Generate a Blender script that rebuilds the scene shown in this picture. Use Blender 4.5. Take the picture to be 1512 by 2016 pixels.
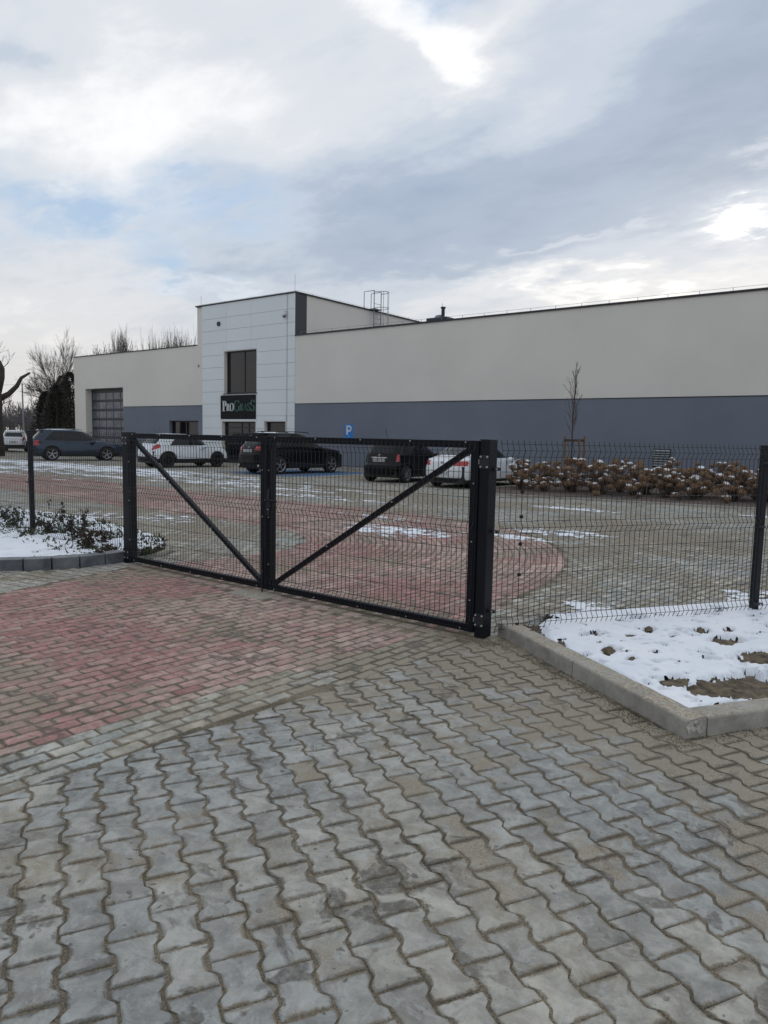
import bpy, math, random
import numpy as np
from mathutils import Vector, Matrix, noise
random.seed(7); np.random.seed(7)
PI = math.pi; R = math.radians
sc = bpy.context.scene
for o in list(bpy.data.objects): bpy.data.objects.remove(o)
COL = sc.collection

# ------------------------------------------------------------------ camera (measured from vanishing points)
F, CX, CY, EYE = 1410.0, 756.0, 1008.0, 1.6
def _d(px, py): return Vector((px-CX, -(py-CY), -F))
_up = _d(1851, 884.1).cross(_d(-1080, 824)).normalized()
if _up.y < 0: _up = -_up
_X = -(_d(-1080, 824).normalized())
_Y = _up.cross(_X)
if _Y.z > 0: _Y = -_Y
CR = Matrix((_X, _Y, _up))                       # camera axes -> world
def ray(px, py): return (CR @ _d(px, py)).normalized()
def gnd(px, py, z=0.0):
    r = ray(px, py); t = (z-EYE)/r.z; return Vector((r.x*t, r.y*t, z))
def aty(px, py, y):
    r = ray(px, py); t = y/r.y; return Vector((r.x*t, y, EYE+r.z*t))
cam = bpy.data.cameras.new('camera'); co = bpy.data.objects.new('camera', cam); COL.objects.link(co)
co.matrix_world = Matrix.Translation((0, 0, EYE)) @ CR.to_4x4()
cam.sensor_fit = 'HORIZONTAL'; cam.sensor_width = 36; cam.lens = 36*F/1512
cam.clip_start = 0.05; cam.clip_end = 3000
sc.camera = co
sc.render.resolution_x = 768; sc.render.resolution_y = 1024
sc.view_settings.view_transform = 'Standard'; sc.view_settings.look = 'None'
sc.view_settings.exposure = 0.17; sc.view_settings.gamma = 1

# ------------------------------------------------------------------ world : Nishita sky under procedural clouds
SUN_AZ, SUN_EL = R(-12.3), R(15.3)
def make_world():
    w = bpy.data.worlds.new('World'); sc.world = w; w.use_nodes = True
    nt = w.node_tree; N = nt.nodes; L = nt.links; N.clear()
    def nd(t, **k):
        n = N.new(t)
        for a, b in k.items(): setattr(n, a, b)
        return n
    def m(op, a, b=None, c=None, clamp=False):
        n = nd('ShaderNodeMath', operation=op); n.use_clamp = clamp
        for i, v in enumerate((a, b, c)):
            if v is None: continue
            if isinstance(v, (int, float)): n.inputs[i].default_value = v
            else: L.new(v, n.inputs[i])
        return n.outputs[0]
    tc = nd('ShaderNodeTexCoord'); sep = nd('ShaderNodeSeparateXYZ'); L.new(tc.outputs['Generated'], sep.inputs[0])
    x, y, z = sep.outputs
    zc = m('MAXIMUM', z, 0.0)
    az = m('MULTIPLY', m('ARCTAN2', x, y), 180/PI)
    el = m('MULTIPLY', m('ARCSINE', z), 180/PI)
    # planar cloud-deck coordinates
    inv = m('DIVIDE', 1.0, m('ADD', zc, 0.16))
    cmb = nd('ShaderNodeCombineXYZ'); L.new(m('MULTIPLY', x, inv), cmb.inputs[0]); L.new(m('MULTIPLY', y, inv), cmb.inputs[1]); L.new(m('MULTIPLY', z, 0.8), cmb.inputs[2])
    def noi(scale, detail, rough, off=(0, 0, 0), dist=0.0, sc3=(1, 1, 1)):
        mp = nd('ShaderNodeMapping'); mp.inputs['Location'].default_value = off; mp.inputs['Scale'].default_value = sc3
        mp.inputs['Rotation'].default_value = (0, 0, 0.45)
        L.new(cmb.outputs[0], mp.inputs[0])
        n = nd('ShaderNodeTexNoise'); n.inputs['Scale'].default_value = scale; n.inputs['Detail'].default_value = detail
        n.inputs['Roughness'].default_value = rough; n.inputs['Distortion'].default_value = dist
        L.new(mp.outputs[0], n.inputs['Vector']); return n.outputs[0]
    n1 = noi(1.5, 9, .58, (3.1, 1.2, 0), .25, (1, 1.7, 1))
    n2 = noi(4.2, 8, .6, (7.7, 2.2, 1), .3, (1, 1.8, 1))
    n3 = noi(2.1, 6, .55, (1.7, 9.2, 2), 0, (1, 1.3, 1))
    n4 = noi(2.4, 6, .55, (5.7, 4.2, 4), 0, (1, 1.3, 1))
    n5 = noi(9, 6, .6, (2.7, 1.2, 6), 0, (1, 1.5, 1))
    azw = m('ADD', az, m('MULTIPLY', m('SUBTRACT', n3, .5), 20))
    elw = m('ADD', el, m('MULTIPLY', m('SUBTRACT', n4, .5), 9))
    def lobe(a0, e0, sa, se, tilt=0.0):
        da = m('SUBTRACT', azw, a0); de = m('SUBTRACT', elw, e0)
        if tilt: de = m('SUBTRACT', de, m('MULTIPLY', da, tilt))
        q = m('ADD', m('POWER', m('ABSOLUTE', m('DIVIDE', da, sa)), 2.0), m('POWER', m('ABSOLUTE', m('DIVIDE', de, se)), 2.0))
        return m('EXPONENT', m('MULTIPLY', q, -1.0))
    def total(ls):
        s = None
        for amp, *a in ls:
            v = m('MULTIPLY', lobe(*a), amp); s = v if s is None else m('ADD', s, v)
        return s
    # brightness of the deck: bright veil on the left, dark banks right and centre
    T = m('ADD', .60, m('MULTIPLY', m('SUBTRACT', n1, .5), .50))
    T = m('ADD', T, m('MULTIPLY', m('SUBTRACT', n2, .5), .38))
    T = m('ADD', T, total([(.58, -34, 26.2, 3.2, 1.9), (.30, -38.5, 29.0, 4, 2.2, -.6), (.22, -30, 29, 2.5, 3), (.24, -54, 22.5, 14, 6), (.14, -62, 17, 10, 4),
                           (-.52, -12, 23, 9, 7), (-.30, -27, 20.5, 14, 2.6), (-.34, -33, 17, 16, 2.6), (-.40, -36, 14, 13, 2.0), (-.25, -47, 11.5, 6, 1.5),
                           (-.30, -65, 23.8, 3, 1.6), (.34, -24, 11.6, 8, .8, -.1), (.25, -52, 11, 4, .4), (.2, -25, 14.4, 4, .35),
                           (.16, -64, 8, 12, 3), (.22, -12, 10.5, 9, 1.5), (-.12, -45, 9.0, 6, 1.6)]))
    ramp = nd('ShaderNodeValToRGB'); L.new(T, ramp.inputs[0])
    cr = ramp.color_ramp; cr.interpolation = 'EASE'
    cr.elements[0].position = 0.0; cr.elements[0].color = (.30, .375, .49, 1)
    cr.elements[1].position = 1.0; cr.elements[1].color = (.93, .93, .93, 1)
    for p, c in ((.25, (.37, .445, .56, 1)), (.5, (.525, .585, .67, 1)), (.72, (.67, .70, .745, 1))):
        e = cr.elements.new(p); e.color = c
    def mixc(fac, a, b):
        n = nd('ShaderNodeMix', data_type='RGBA')
        if isinstance(fac, float): n.inputs[0].default_value = fac
        else: L.new(fac, n.inputs[0])
        for i, v in ((6, a), (7, b)):
            if isinstance(v, tuple): n.inputs[i].default_value = v
            else: L.new(v, n.inputs[i])
        return n.outputs[2]
    # low cream light near the horizon
    hor = m('EXPONENT', m('MULTIPLY', m('POWER', m('DIVIDE', m('MAXIMUM', el, 0.0), 9.0), 2.0), -1.0))
    c = mixc(m('MULTIPLY', hor, .62), ramp.outputs[0], (.72, .66, .60, 1))
    # thin blue gaps
    gap = total([(1.0, -50, 17.6, 4.2, 1.5), (.95, -58.5, 15.2, 5.0, 1.2, .12), (.85, -54, 12.5, 3.2, 1.5, -.2), (.8, -35.6, 29.5, 1.9, 1.3), (.5, -66, 15, 3, 2)])
    gap = m('MULTIPLY', gap, m('MULTIPLY_ADD', n2, 4.2, -1.25, clamp=True), clamp=True)
    c = mixc(m('MULTIPLY', gap, .68), c, (.34, .55, .83, 1))
    # sun seen through the cloud
    def slobe(a0, e0, sa, se):
        aw = m('ADD', az, m('MULTIPLY', m('SUBTRACT', n2, .5), 9)); ew = m('ADD', el, m('MULTIPLY', m('SUBTRACT', n5, .5), 5))
        q = m('ADD', m('POWER', m('ABSOLUTE', m('DIVIDE', m('SUBTRACT', aw, a0), sa)), 2.0), m('POWER', m('ABSOLUTE', m('DIVIDE', m('SUBTRACT', ew, e0), se)), 2.0))
        return m('EXPONENT', m('MULTIPLY', q, -1.0))
    c2 = nd('ShaderNodeVectorMath', operation='ADD')
    glow = m('ADD', m('MULTIPLY', slobe(-12.0, 15.3, 1.15, .6), 1.6), m('ADD', m('MULTIPLY', slobe(-11.6, 19.4, 1.6, .6), .18), m('MULTIPLY', slobe(-12.0, 15.5, 4.0, 1.8), .18)))
    gc = nd('ShaderNodeCombineXYZ'); L.new(glow, gc.inputs[0]); L.new(m('MULTIPLY', glow, .90), gc.inputs[1]); L.new(m('MULTIPLY', glow, .74), gc.inputs[2])
    L.new(c, c2.inputs[0]); L.new(gc.outputs[0], c2.inputs[1])
    sky = nd('ShaderNodeTexSky', sky_type='NISHITA'); sky.sun_disc = False
    sky.sun_elevation = SUN_EL; sky.sun_rotation = SUN_AZ
    k10 = nd('ShaderNodeVectorMath', operation='SCALE'); L.new(c2.outputs[0], k10.inputs[0]); k10.inputs['Scale'].default_value = 10.0
    cov = m('SUBTRACT', .96, m('MULTIPLY', gap, .35))
    fin = mixc(cov, sky.outputs[0], k10.outputs[0])
    bg = nd('ShaderNodeBackground'); bg.inputs[1].default_value = 0.1; L.new(fin, bg.inputs[0])
    out = nd('ShaderNodeOutputWorld'); L.new(bg.outputs[0], out.inputs[0])
make_world()
sun = bpy.data.lights.new('sun', 'SUN'); sun.energy = 0.5; sun.angle = R(14); sun.color = (1, .93, .84)
so = bpy.data.objects.new('sun', sun); COL.objects.link(so)
sd = Vector((math.sin(SUN_AZ)*math.cos(SUN_EL), math.cos(SUN_AZ)*math.cos(SUN_EL), math.sin(SUN_EL)))
so.rotation_euler = sd.to_track_quat('Z', 'Y').to_euler()

# ------------------------------------------------------------------ helpers
MATS = {}
def mat(name, col, rough=.6, metal=0., vary=.12, nscale=6., bump=0., bscale=60., col2=None, spec=.5, trans=0., coat=0.):
    if name in MATS: return MATS[name]
    ma = bpy.data.materials.new(name); ma.use_nodes = True; MATS[name] = ma
    nt = ma.node_tree; N = nt.nodes; L = nt.links; b = N['Principled BSDF']
    b.inputs['Roughness'].default_value = rough; b.inputs['Metallic'].default_value = metal
    b.inputs['Specular IOR Level'].default_value = spec; b.inputs['Coat Weight'].default_value = coat
    tc = N.new('ShaderNodeTexCoord')
    n = N.new('ShaderNodeTexNoise'); n.inputs['Scale'].default_value = nscale; n.inputs['Detail'].default_value = 6; n.inputs['Roughness'].default_value = .6
    L.new(tc.outputs['Object'], n.inputs['Vector'])
    rp = N.new('ShaderNodeValToRGB'); L.new(n.outputs[0], rp.inputs[0])
    c2 = col2 if col2 else tuple(min(1, v*(1+vary)) for v in col)
    c1 = tuple(v*(1-vary) for v in col) if not col2 else col
    rp.color_ramp.elements[0].position = .36; rp.color_ramp.elements[0].color = (*c1, 1)
    rp.color_ramp.elements[1].position = .64; rp.color_ramp.elements[1].color = (*c2, 1)
    L.new(rp.outputs[0], b.inputs['Base Color'])
    if bump:
        n2 = N.new('ShaderNodeTexNoise'); n2.inputs['Scale'].default_value = bscale; n2.inputs['Detail'].default_value = 5
        L.new(tc.outputs['Object'], n2.inputs['Vector'])
        bp = N.new('ShaderNodeBump'); bp.inputs['Strength'].default_value = bump; bp.inputs['Distance'].default_value = .01
        L.new(n2.outputs[0], bp.inputs['Height']); L.new(bp.outputs[0], b.inputs['Normal'])
    return ma

class MB:
    def __init__(s): s.v = []; s.f = []
    def add(s, vs, fs):
        k = len(s.v); s.v += [tuple(v) for v in vs]; s.f += [tuple(i+k for i in f) for f in fs]; return s
    def box(s, x0, x1, y0, y1, z0, z1):
        return s.add([(x0, y0, z0), (x1, y0, z0), (x1, y1, z0), (x0, y1, z0), (x0, y0, z1), (x1, y0, z1), (x1, y1, z1), (x0, y1, z1)],
                     [(0, 3, 2, 1), (4, 5, 6, 7), (0, 1, 5, 4), (1, 2, 6, 5), (2, 3, 7, 6), (3, 0, 4, 7)])
    def obox(s, p0, p1, w, h, up=(0, 0, 1)):          # bar from p0 to p1, section w x h
        p0 = Vector(p0); p1 = Vector(p1); d = (p1-p0).normalized(); u = Vector(up)
        if abs(d.dot(u)) > .99: u = Vector((0, 1, 0))
        a = d.cross(u).normalized(); b = a.cross(d).normalized()
        vs = []
        for p in (p0, p1):
            for i, j in ((-1, -1), (1, -1), (1, 1), (-1, 1)): vs.append(p+a*(i*w/2)+b*(j*h/2))
        return s.add(vs, [(0, 3, 2, 1), (4, 5, 6, 7), (0, 1, 5, 4), (1, 2, 6, 5), (2, 3, 7, 6), (3, 0, 4, 7)])
    def tube(s, pts, r, n=6, cap=True):
        pts = [Vector(p) for p in pts]; rs = r if isinstance(r, (list, tuple)) else [r]*len(pts)
        k = len(s.v); prev = None
        for i, p in enumerate(pts):
            d = (pts[min(i+1, len(pts)-1)]-pts[max(i-1, 0)])
            if d.length < 1e-9: d = Vector((0, 0, 1))
            d.normalize()
            if prev is None:
                u = Vector((0, 0, 1)) if abs(d.z) < .9 else Vector((1, 0, 0)); a = d.cross(u).normalized()
            else:
                a = (prev-d*prev.dot(d)); a = a.normalized() if a.length > 1e-6 else d.orthogonal().normalized()
            prev = a; b = d.cross(a)
            for j in range(n):
                t = 2*PI*(j+.5)/n; s.v.append(tuple(p+(a*math.cos(t)+b*math.sin(t))*rs[i]))
        for i in range(len(pts)-1):
            for j in range(n):
                q = (j+1) % n; s.f.append((k+i*n+j, k+i*n+q, k+(i+1)*n+q, k+(i+1)*n+j))
        if cap:
            s.f.append(tuple(k+j for j in range(n))[::-1]); e = k+(len(pts)-1)*n; s.f.append(tuple(e+j for j in range(n)))
        return s
    def lathe(s, prof, n=24, axis='z', c=(0, 0, 0)):    # prof [(r, h)]
        k = len(s.v)
        for r_, h in prof:
            for j in range(n):
                t = 2*PI*j/n; a, b = r_*math.cos(t), r_*math.sin(t)
                p = (a, b, h) if axis == 'z' else ((h, a, b) if axis == 'x' else (a, h, b))
                s.v.append((p[0]+c[0], p[1]+c[1], p[2]+c[2]))
        for i in range(len(prof)-1):
            for j in range(n):
                q = (j+1) % n; s.f.append((k+i*n+j, k+i*n+q, k+(i+1)*n+q, k+(i+1)*n+j))
        return s
    def build(s, name, m, parent=None, smooth=False, bevel=0., loc=None):
        me = bpy.data.meshes.new(name); me.from_pydata(s.v, [], s.f); me.update()
        o = bpy.data.objects.new(name, me); COL.objects.link(o)
        if m: me.materials.append(m)
        if smooth:
            me.polygons.foreach_set('use_smooth', [True]*len(me.polygons)); me.update()
        if bevel:
            b = o.modifiers.new('b', 'BEVEL'); b.width = bevel; b.segments = 2; b.limit_method = 'ANGLE'; b.angle_limit = R(40)
        if parent: o.parent = parent
        if loc: o.location = loc
        return o
def tag(o, label=None, cat=None, group=None, kind=None):
    if label: o['label'] = label
    if cat: o['category'] = cat
    if group: o['group'] = group
    if kind: o['kind'] = kind
    return o
def empty(name, loc=(0, 0, 0), rz=0., label=None, cat=None, group=None):
    o = bpy.data.objects.new(name, None); COL.objects.link(o); o.location = loc; o.rotation_euler = (0, 0, rz); o.empty_display_size = .2
    return tag(o, label, cat, group)
def kids(o): return [c for c in bpy.data.objects if c.parent == o]
def copy_tree(o, parent=None, loc=None, rz=None, label=None):
    c = o.copy(); COL.objects.link(c)
    if parent is not None: c.parent = parent
    if loc is not None: c.location = loc
    if rz is not None: c.rotation_euler = (0, 0, rz)
    if label: c['label'] = label
    for k in kids(o): copy_tree(k, c)
    return c
def fbm(x, y, z=0., o=4): return noise.fractal((x, y, z), 0.9, 2.1, o, noise_basis='PERLIN_ORIGINAL')
def inpoly(x, y, P):
    c = False; j = len(P)-1
    for i in range(len(P)):
        xi, yi = P[i][:2]; xj, yj = P[j][:2]
        if (yi > y) != (yj > y) and x < (xj-xi)*(y-yi)/(yj-yi)+xi: c = not c
        j = i
    return c

# ------------------------------------------------------------------ shared materials
M_ANTH = mat('anthracite_powder_coat', (.008, .010, .015), .5, 0., .15, 8, .05, 300, spec=.25)
M_WIRE = mat('anthracite_wire', (.012, .014, .018), .5, 0., .1)
M_BOLT = mat('zinc_bolt', (.55, .55, .53), .35, .8, .1)
def concrete_material(name, c1, c2, top):
    ma = bpy.data.materials.new(name); ma.use_nodes = True; nt = ma.node_tree; N = nt.nodes; L = nt.links; b = N['Principled BSDF']; b.inputs['Roughness'].default_value = .92
    g = N.new('ShaderNodeNewGeometry')
    def nz(s, d=6, r=.65):
        n = N.new('ShaderNodeTexNoise'); n.inputs['Scale'].default_value = s; n.inputs['Detail'].default_value = d; n.inputs['Roughness'].default_value = r; L.new(g.outputs['Position'], n.inputs['Vector']); return n.outputs[0]
    def rp(v, a, b_, ca, cb):
        r = N.new('ShaderNodeValToRGB'); L.new(v, r.inputs[0]); r.color_ramp.elements[0].position = a; r.color_ramp.elements[1].position = b_
        r.color_ramp.elements[0].color = (*ca, 1); r.color_ramp.elements[1].color = (*cb, 1); return r.outputs[0]
    def mx(f, a, b_):
        m = N.new('ShaderNodeMix'); m.data_type = 'RGBA'; L.new(f, m.inputs[0]); L.new(a, m.inputs[6]); L.new(b_, m.inputs[7]); return m.outputs[2]
    base = rp(nz(5, 8, .7), .35, .65, c1, c2); dep = rp(nz(45, 6, .7), .38, .62, top[0], top[1])
    se = N.new('ShaderNodeSeparateXYZ'); L.new(g.outputs['Normal'], se.inputs[0])
    m1 = N.new('ShaderNodeMath'); m1.operation = 'MULTIPLY'; L.new(se.outputs[2], m1.inputs[0]); L.new(rp(nz(7, 7, .7), .34, .60, (0, 0, 0), (1, 1, 1)), m1.inputs[1]); m1.use_clamp = True
    c = mx(m1.outputs[0], base, dep); pit = rp(nz(150, 3), .66, .70, (0, 0, 0), (.7, .7, .7)); dk = rp(nz(3), 0, 1, (.05, .045, .038), (.05, .045, .038)); c = mx(pit, c, dk)
    L.new(c, b.inputs['Base Color'])
    bp = N.new('ShaderNodeBump'); bp.inputs['Strength'].default_value = .6; bp.inputs['Distance'].default_value = .006; L.new(nz(60, 6), bp.inputs['Height']); L.new(bp.outputs[0], b.inputs['Normal'])
    MATS[name] = ma; return ma
M_CONC = concrete_material('kerb_concrete', (.25, .24, .22), (.43, .41, .365), ((.24, .19, .12), (.55, .49, .39)))
M_CONCD = concrete_material('kerb_block_concrete', (.085, .095, .11), (.19, .205, .22), ((.20, .20, .20), (.34, .34, .33)))
M_SNOW = mat('snow', (.80, .84, .90), .65, 0., .02, 3, .25, 45, col2=(.9, .92, .95))
M_SOIL = mat('soil', (.06, .045, .03), .95, 0., .3, 14, .9, 60, col2=(.20, .155, .10))
M_MULCH = mat('bark_mulch', (.055, .04, .036), .95, 0., .3, 22, .9, 30, col2=(.17, .13, .11))
M_RENDER = mat('beige_render', (.74, .71, .66), .9, 0., .035, .35, .12, 120)
M_DADO = mat('blue_grey_render', (.175, .200, .245), .88, 0., .06, .35, .12, 120)
M_PANEL = mat('white_cladding', (.74, .785, .82), .45, 0., .02, .5)
M_DARKM = mat('dark_metal', (.022, .025, .034), .45, 0., .1)
M_GALV = mat('galvanised', (.22, .24, .27), .5, .5, .15)
M_BARK = mat('bark', (.05, .042, .036), .95, 0., .3, 6, .6, 40)
M_TWIG = mat('twig', (.075, .06, .052), .95, 0., .25, 3)
M_GLASS = mat('window_glass', (.010, .010, .013), .04, 0., .2, 2, spec=.5)
def paver_material():
    ma = bpy.data.materials.new('paving_stone'); ma.use_nodes = True
    nt = ma.node_tree; N = nt.nodes; L = nt.links; b = N['Principled BSDF']
    def nz(sc_, det=6, rough=.6, dist=0., off=0.):
        n = N.new('ShaderNodeTexNoise'); n.inputs['Scale'].default_value = sc_; n.inputs['Detail'].default_value = det
        n.inputs['Roughness'].default_value = rough; n.inputs['Distortion'].default_value = dist
        mp = N.new('ShaderNodeMapping'); mp.inputs['Location'].default_value = (off, off*1.7, 0)
        L.new(g.outputs['Position'], mp.inputs[0]); L.new(mp.outputs[0], n.inputs['Vector']); return n.outputs[0]
    def mr(v, a, b_, c=0., d=1., smooth=True):
        n = N.new('ShaderNodeMapRange'); n.interpolation_type = 'SMOOTHSTEP' if smooth else 'LINEAR'
        L.new(v, n.inputs[0]); n.inputs[1].default_value = a; n.inputs[2].default_value = b_; n.inputs[3].default_value = c; n.inputs[4].default_value = d
        return n.outputs[0]
    def mth(op, a, b_=None):
        n = N.new('ShaderNodeMath'); n.operation = op
        for i, v in enumerate((a, b_)):
            if v is None: continue
            if isinstance(v, (int, float)): n.inputs[i].default_value = v
            else: L.new(v, n.inputs[i])
        return n.outputs[0]
    def mix(f, a, b_, t='MIX'):
        n = N.new('ShaderNodeMix'); n.data_type = 'RGBA'; n.blend_type = t
        if isinstance(f, (int, float)): n.inputs[0].default_value = f
        else: L.new(f, n.inputs[0])
        for i, v in ((6, a), (7, b_)):
            if isinstance(v, tuple): n.inputs[i].default_value = (*v, 1)
            else: L.new(v, n.inputs[i])
        return n.outputs[2]
    g = N.new('ShaderNodeNewGeometry')
    at = N.new('ShaderNodeAttribute'); at.attribute_name = 'Col'
    at2 = N.new('ShaderNodeAttribute'); at2.attribute_name = 'Sand'       # 0..1 sandiness of the stone
    c = at.outputs['Color']
    tone = mr(nz(8, 9, .72, .5), .32, .68, .74, 1.28)
    tn = N.new('ShaderNodeCombineXYZ'); [L.new(tone, tn.inputs[i]) for i in range(3)]
    c = mix(1., c, tn.outputs[0], 'MULTIPLY')
    bloom = mth('MULTIPLY', mr(nz(13, 10, .8, .8, 3), .49, .70), .62)         # pale lime bloom
    c = mix(bloom, c, (.50, .51, .49))
    spk = mr(nz(60, 4, .7, 0, 5), .62, .70)
    c = mix(mth('MULTIPLY', spk, .5), c, (.50, .50, .47))
    # sand film: large drifts x fine grain, stronger on sandy stones
    s1 = nz(.9, 4, .55, 0, 11); s2 = nz(7, 7, .7, .3, 4); s3 = nz(160, 3, .6, 0, 2)
    at3 = N.new('ShaderNodeAttribute'); at3.attribute_name = 'Edge'
    eg = mth('MULTIPLY', mth('POWER', at3.outputs['Fac'], 1.6), mr(nz(11, 6, .7, .6, 61), .40, .64, -.10, .50))
    sv = mth('ADD', mth('ADD', eg, mth('ADD', mth('MULTIPLY', s1, 1.35), mth('MULTIPLY', s2, .85))), mth('ADD', mth('MULTIPLY', s3, .22), mth('MULTIPLY', at2.outputs['Fac'], .42)))
    sand = mr(sv, 1.24, 1.50)
    sandc = mix(mr(s3, .35, .65), (.215, .180, .130), (.40, .345, .26))
    sandc = mix(mth('MULTIPLY', mr(at3.outputs['Fac'], .25, 1.), .6), sandc, (.175, .142, .098))
    c = mix(mth('MULTIPLY', sand, .88), c, sandc)
    # damp blotches
    wet = mth('MULTIPLY', mr(nz(3.6, 6, .6, .8, 8), .57, .62), mr(nz(.8, 3, .5, 0, 21), .40, .54))
    drops = mth('MULTIPLY', mr(nz(21, 2, .4, .3, 31), .67, .70), mr(nz(1.6, 3, .5, 0, 41), .42, .55))
    smear = mth('MULTIPLY', mr(mth('ADD', mth('MULTIPLY', at3.outputs['Fac'], .16), nz(5.5, 7, .7, .7, 71)), .57, .68), mr(nz(.9, 4, .6, 0, 81), .38, .58, 0, .95))
    w = mth('MAXIMUM', mth('MAXIMUM', wet, drops), smear)
    wc = mix(mr(s3, .3, .7), (.045, .039, .030), (.105, .092, .070))
    c = mix(mth('MULTIPLY', w, mr(nz(33, 5, .7, 0, 91), .3, .6, .38, .78)), c, wc)
    pit = mr(nz(120, 2, .5, 0, 51), .70, .73)
    c = mix(mth('MULTIPLY', pit, .6), c, (.04, .037, .03))
    L.new(c, b.inputs['Base Color'])
    L.new(mr(w, 0, 1, .88, .62), b.inputs['Roughness']); b.inputs['Specular IOR Level'].default_value = .35
    bp = N.new('ShaderNodeBump'); bp.inputs['Strength'].default_value = .45; bp.inputs['Distance'].default_value = .004
    hh = mth('ADD', mth('MULTIPLY', nz(40, 5, .65, 0, 6), 1.0), mth('MULTIPLY', s3, mr(sand, 0, 1, .3, 1.3)))
    L.new(hh, bp.inputs['Height']); L.new(bp.outputs[0], b.inputs['Normal'])
    return ma
M_PAVE = paver_material()
def sand_material():
    ma = bpy.data.materials.new('joint_sand'); ma.use_nodes = True
    nt = ma.node_tree; N = nt.nodes; L = nt.links; b = N['Principled BSDF']; b.inputs['Roughness'].default_value = .95
    g = N.new('ShaderNodeNewGeometry')
    def nz(s, d=5):
        n = N.new('ShaderNodeTexNoise'); n.inputs['Scale'].default_value = s; n.inputs['Detail'].default_value = d; L.new(g.outputs['Position'], n.inputs['Vector']); return n.outputs[0]
    r = N.new('ShaderNodeValToRGB'); L.new(nz(170, 3), r.inputs[0])
    r.color_ramp.elements[0].position = .32; r.color_ramp.elements[0].color = (.10, .078, .052, 1)
    r.color_ramp.elements[1].position = .62; r.color_ramp.elements[1].color = (.29, .24, .165, 1)
    r2 = N.new('ShaderNodeValToRGB'); L.new(nz(3.5, 5), r2.inputs[0])
    r2.color_ramp.elements[0].position = .4; r2.color_ramp.elements[0].color = (.55, .55, .55, 1); r2.color_ramp.elements[1].position = .6; r2.color_ramp.elements[1].color = (1, 1, 1, 1)
    m = N.new('ShaderNodeMix'); m.data_type = 'RGBA'; m.blend_type = 'MULTIPLY'; m.inputs[0].default_value = 1
    L.new(r.outputs[0], m.inputs[6]); L.new(r2.outputs[0], m.inputs[7]); L.new(m.outputs[2], b.inputs['Base Color'])
    bp = N.new('ShaderNodeBump'); bp.inputs['Strength'].default_value = .8; bp.inputs['Distance'].default_value = .004
    L.new(nz(170, 3), bp.inputs['Height']); L.new(bp.outputs[0], b.inputs['Normal'])
    return ma
M_SAND = sand_material()

# ------------------------------------------------------------------ ground sheets
def struct(name, mb, m, kind='structure'):
    return tag(mb.build(name, m), kind=kind)
M_FIELD = mat('winter_field', (.16, .16, .10), .95, 0., .3, .12, col2=(.55, .56, .55))
struct('ground', MB().add([(-900, -900, -.12), (900, -900, -.12), (900, 900, -.12), (-900, 900, -.12)], [(0, 1, 2, 3)]), M_FIELD)
struct('sand_bed', MB().add([(-60, -12, -.0038), (30, -12, -.0038), (30, 26.9, -.0038), (-60, 26.9, -.0038)], [(0, 1, 2, 3)]), M_SAND)

# layout constants ---------------------------------------------------
BC = Vector((-.98, 3.99)); E1 = Vector((-.837, .547)).normalized(); E2 = Vector((.547, .837)).normalized()   # right bed: corner, along kerb, along fence
def bl(s, t, z=0.): p = BC+E1*s+E2*t; return Vector((p.x, p.y, z))
RIGHT_BED = [bl(-.0, -.0), bl(2.14, 0), bl(2.20, .35), bl(2.50, .62), bl(2.50, 14), bl(0, 14)]
LKERB = [(-7.92, 5.02), (-7.90, 4.72), (-7.95, 4.40), (-8.10, 4.05), (-8.33, 3.72), (-8.62, 3.42), (-8.95, 3.17), (-9.3, 2.97), (-9.7, 2.83), (-10.1, 2.76), (-10.6, 2.73), (-14, 2.70)]
LEFT_BED = LKERB + [(-16, 2.7), (-16, 6.6), (-13.3, 6.75), (-11.9, 6.85), (-10.5, 6.6), (-9.4, 6.35), (-8.75, 6.15), (-8.3, 5.95), (-8.02, 5.7), (-7.85, 5.4), (-7.86, 5.1)]
def planter_y(x): return 18.5+(x+10.08)*.196 if x > -10.3 else 99
def in_right(x, y):
    d = Vector((x, y))-BC; s = d.dot(E1); t = d.dot(E2)
    return (-.0 < s < 2.16 and 0 < t < 14) or (s < 2.50 and s > 0 and t > .62)
# ------------------------------------------------------------------ paving stones
def mesh_np(name, V, faces_flat, nper, m, cols, sand, edge=None, smooth=False):
    me = bpy.data.meshes.new(name); nf = len(faces_flat)//nper
    me.vertices.add(len(V)); me.vertices.foreach_set('co', V.astype(np.float32).ravel())
    me.loops.add(len(faces_flat)); me.loops.foreach_set('vertex_index', faces_flat.astype(np.int32))
    me.polygons.add(nf); me.polygons.foreach_set('loop_start', np.arange(0, nf*nper, nper, dtype=np.int32))
    me.polygons.foreach_set('loop_total', np.full(nf, nper, dtype=np.int32))
    me.update(calc_edges=True); me.validate()
    a = me.attributes.new('Col', 'FLOAT_COLOR', 'POINT'); a.data.foreach_set('color', cols.astype(np.float32).ravel())
    s = me.attributes.new('Sand', 'FLOAT', 'POINT'); s.data.foreach_set('value', sand.astype(np.float32).ravel())
    e = me.attributes.new('Edge', 'FLOAT', 'POINT'); e.data.foreach_set('value', edge.astype(np.float32).ravel())
    me.materials.append(m); o = bpy.data.objects.new(name, me); COL.objects.link(o); return o
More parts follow.
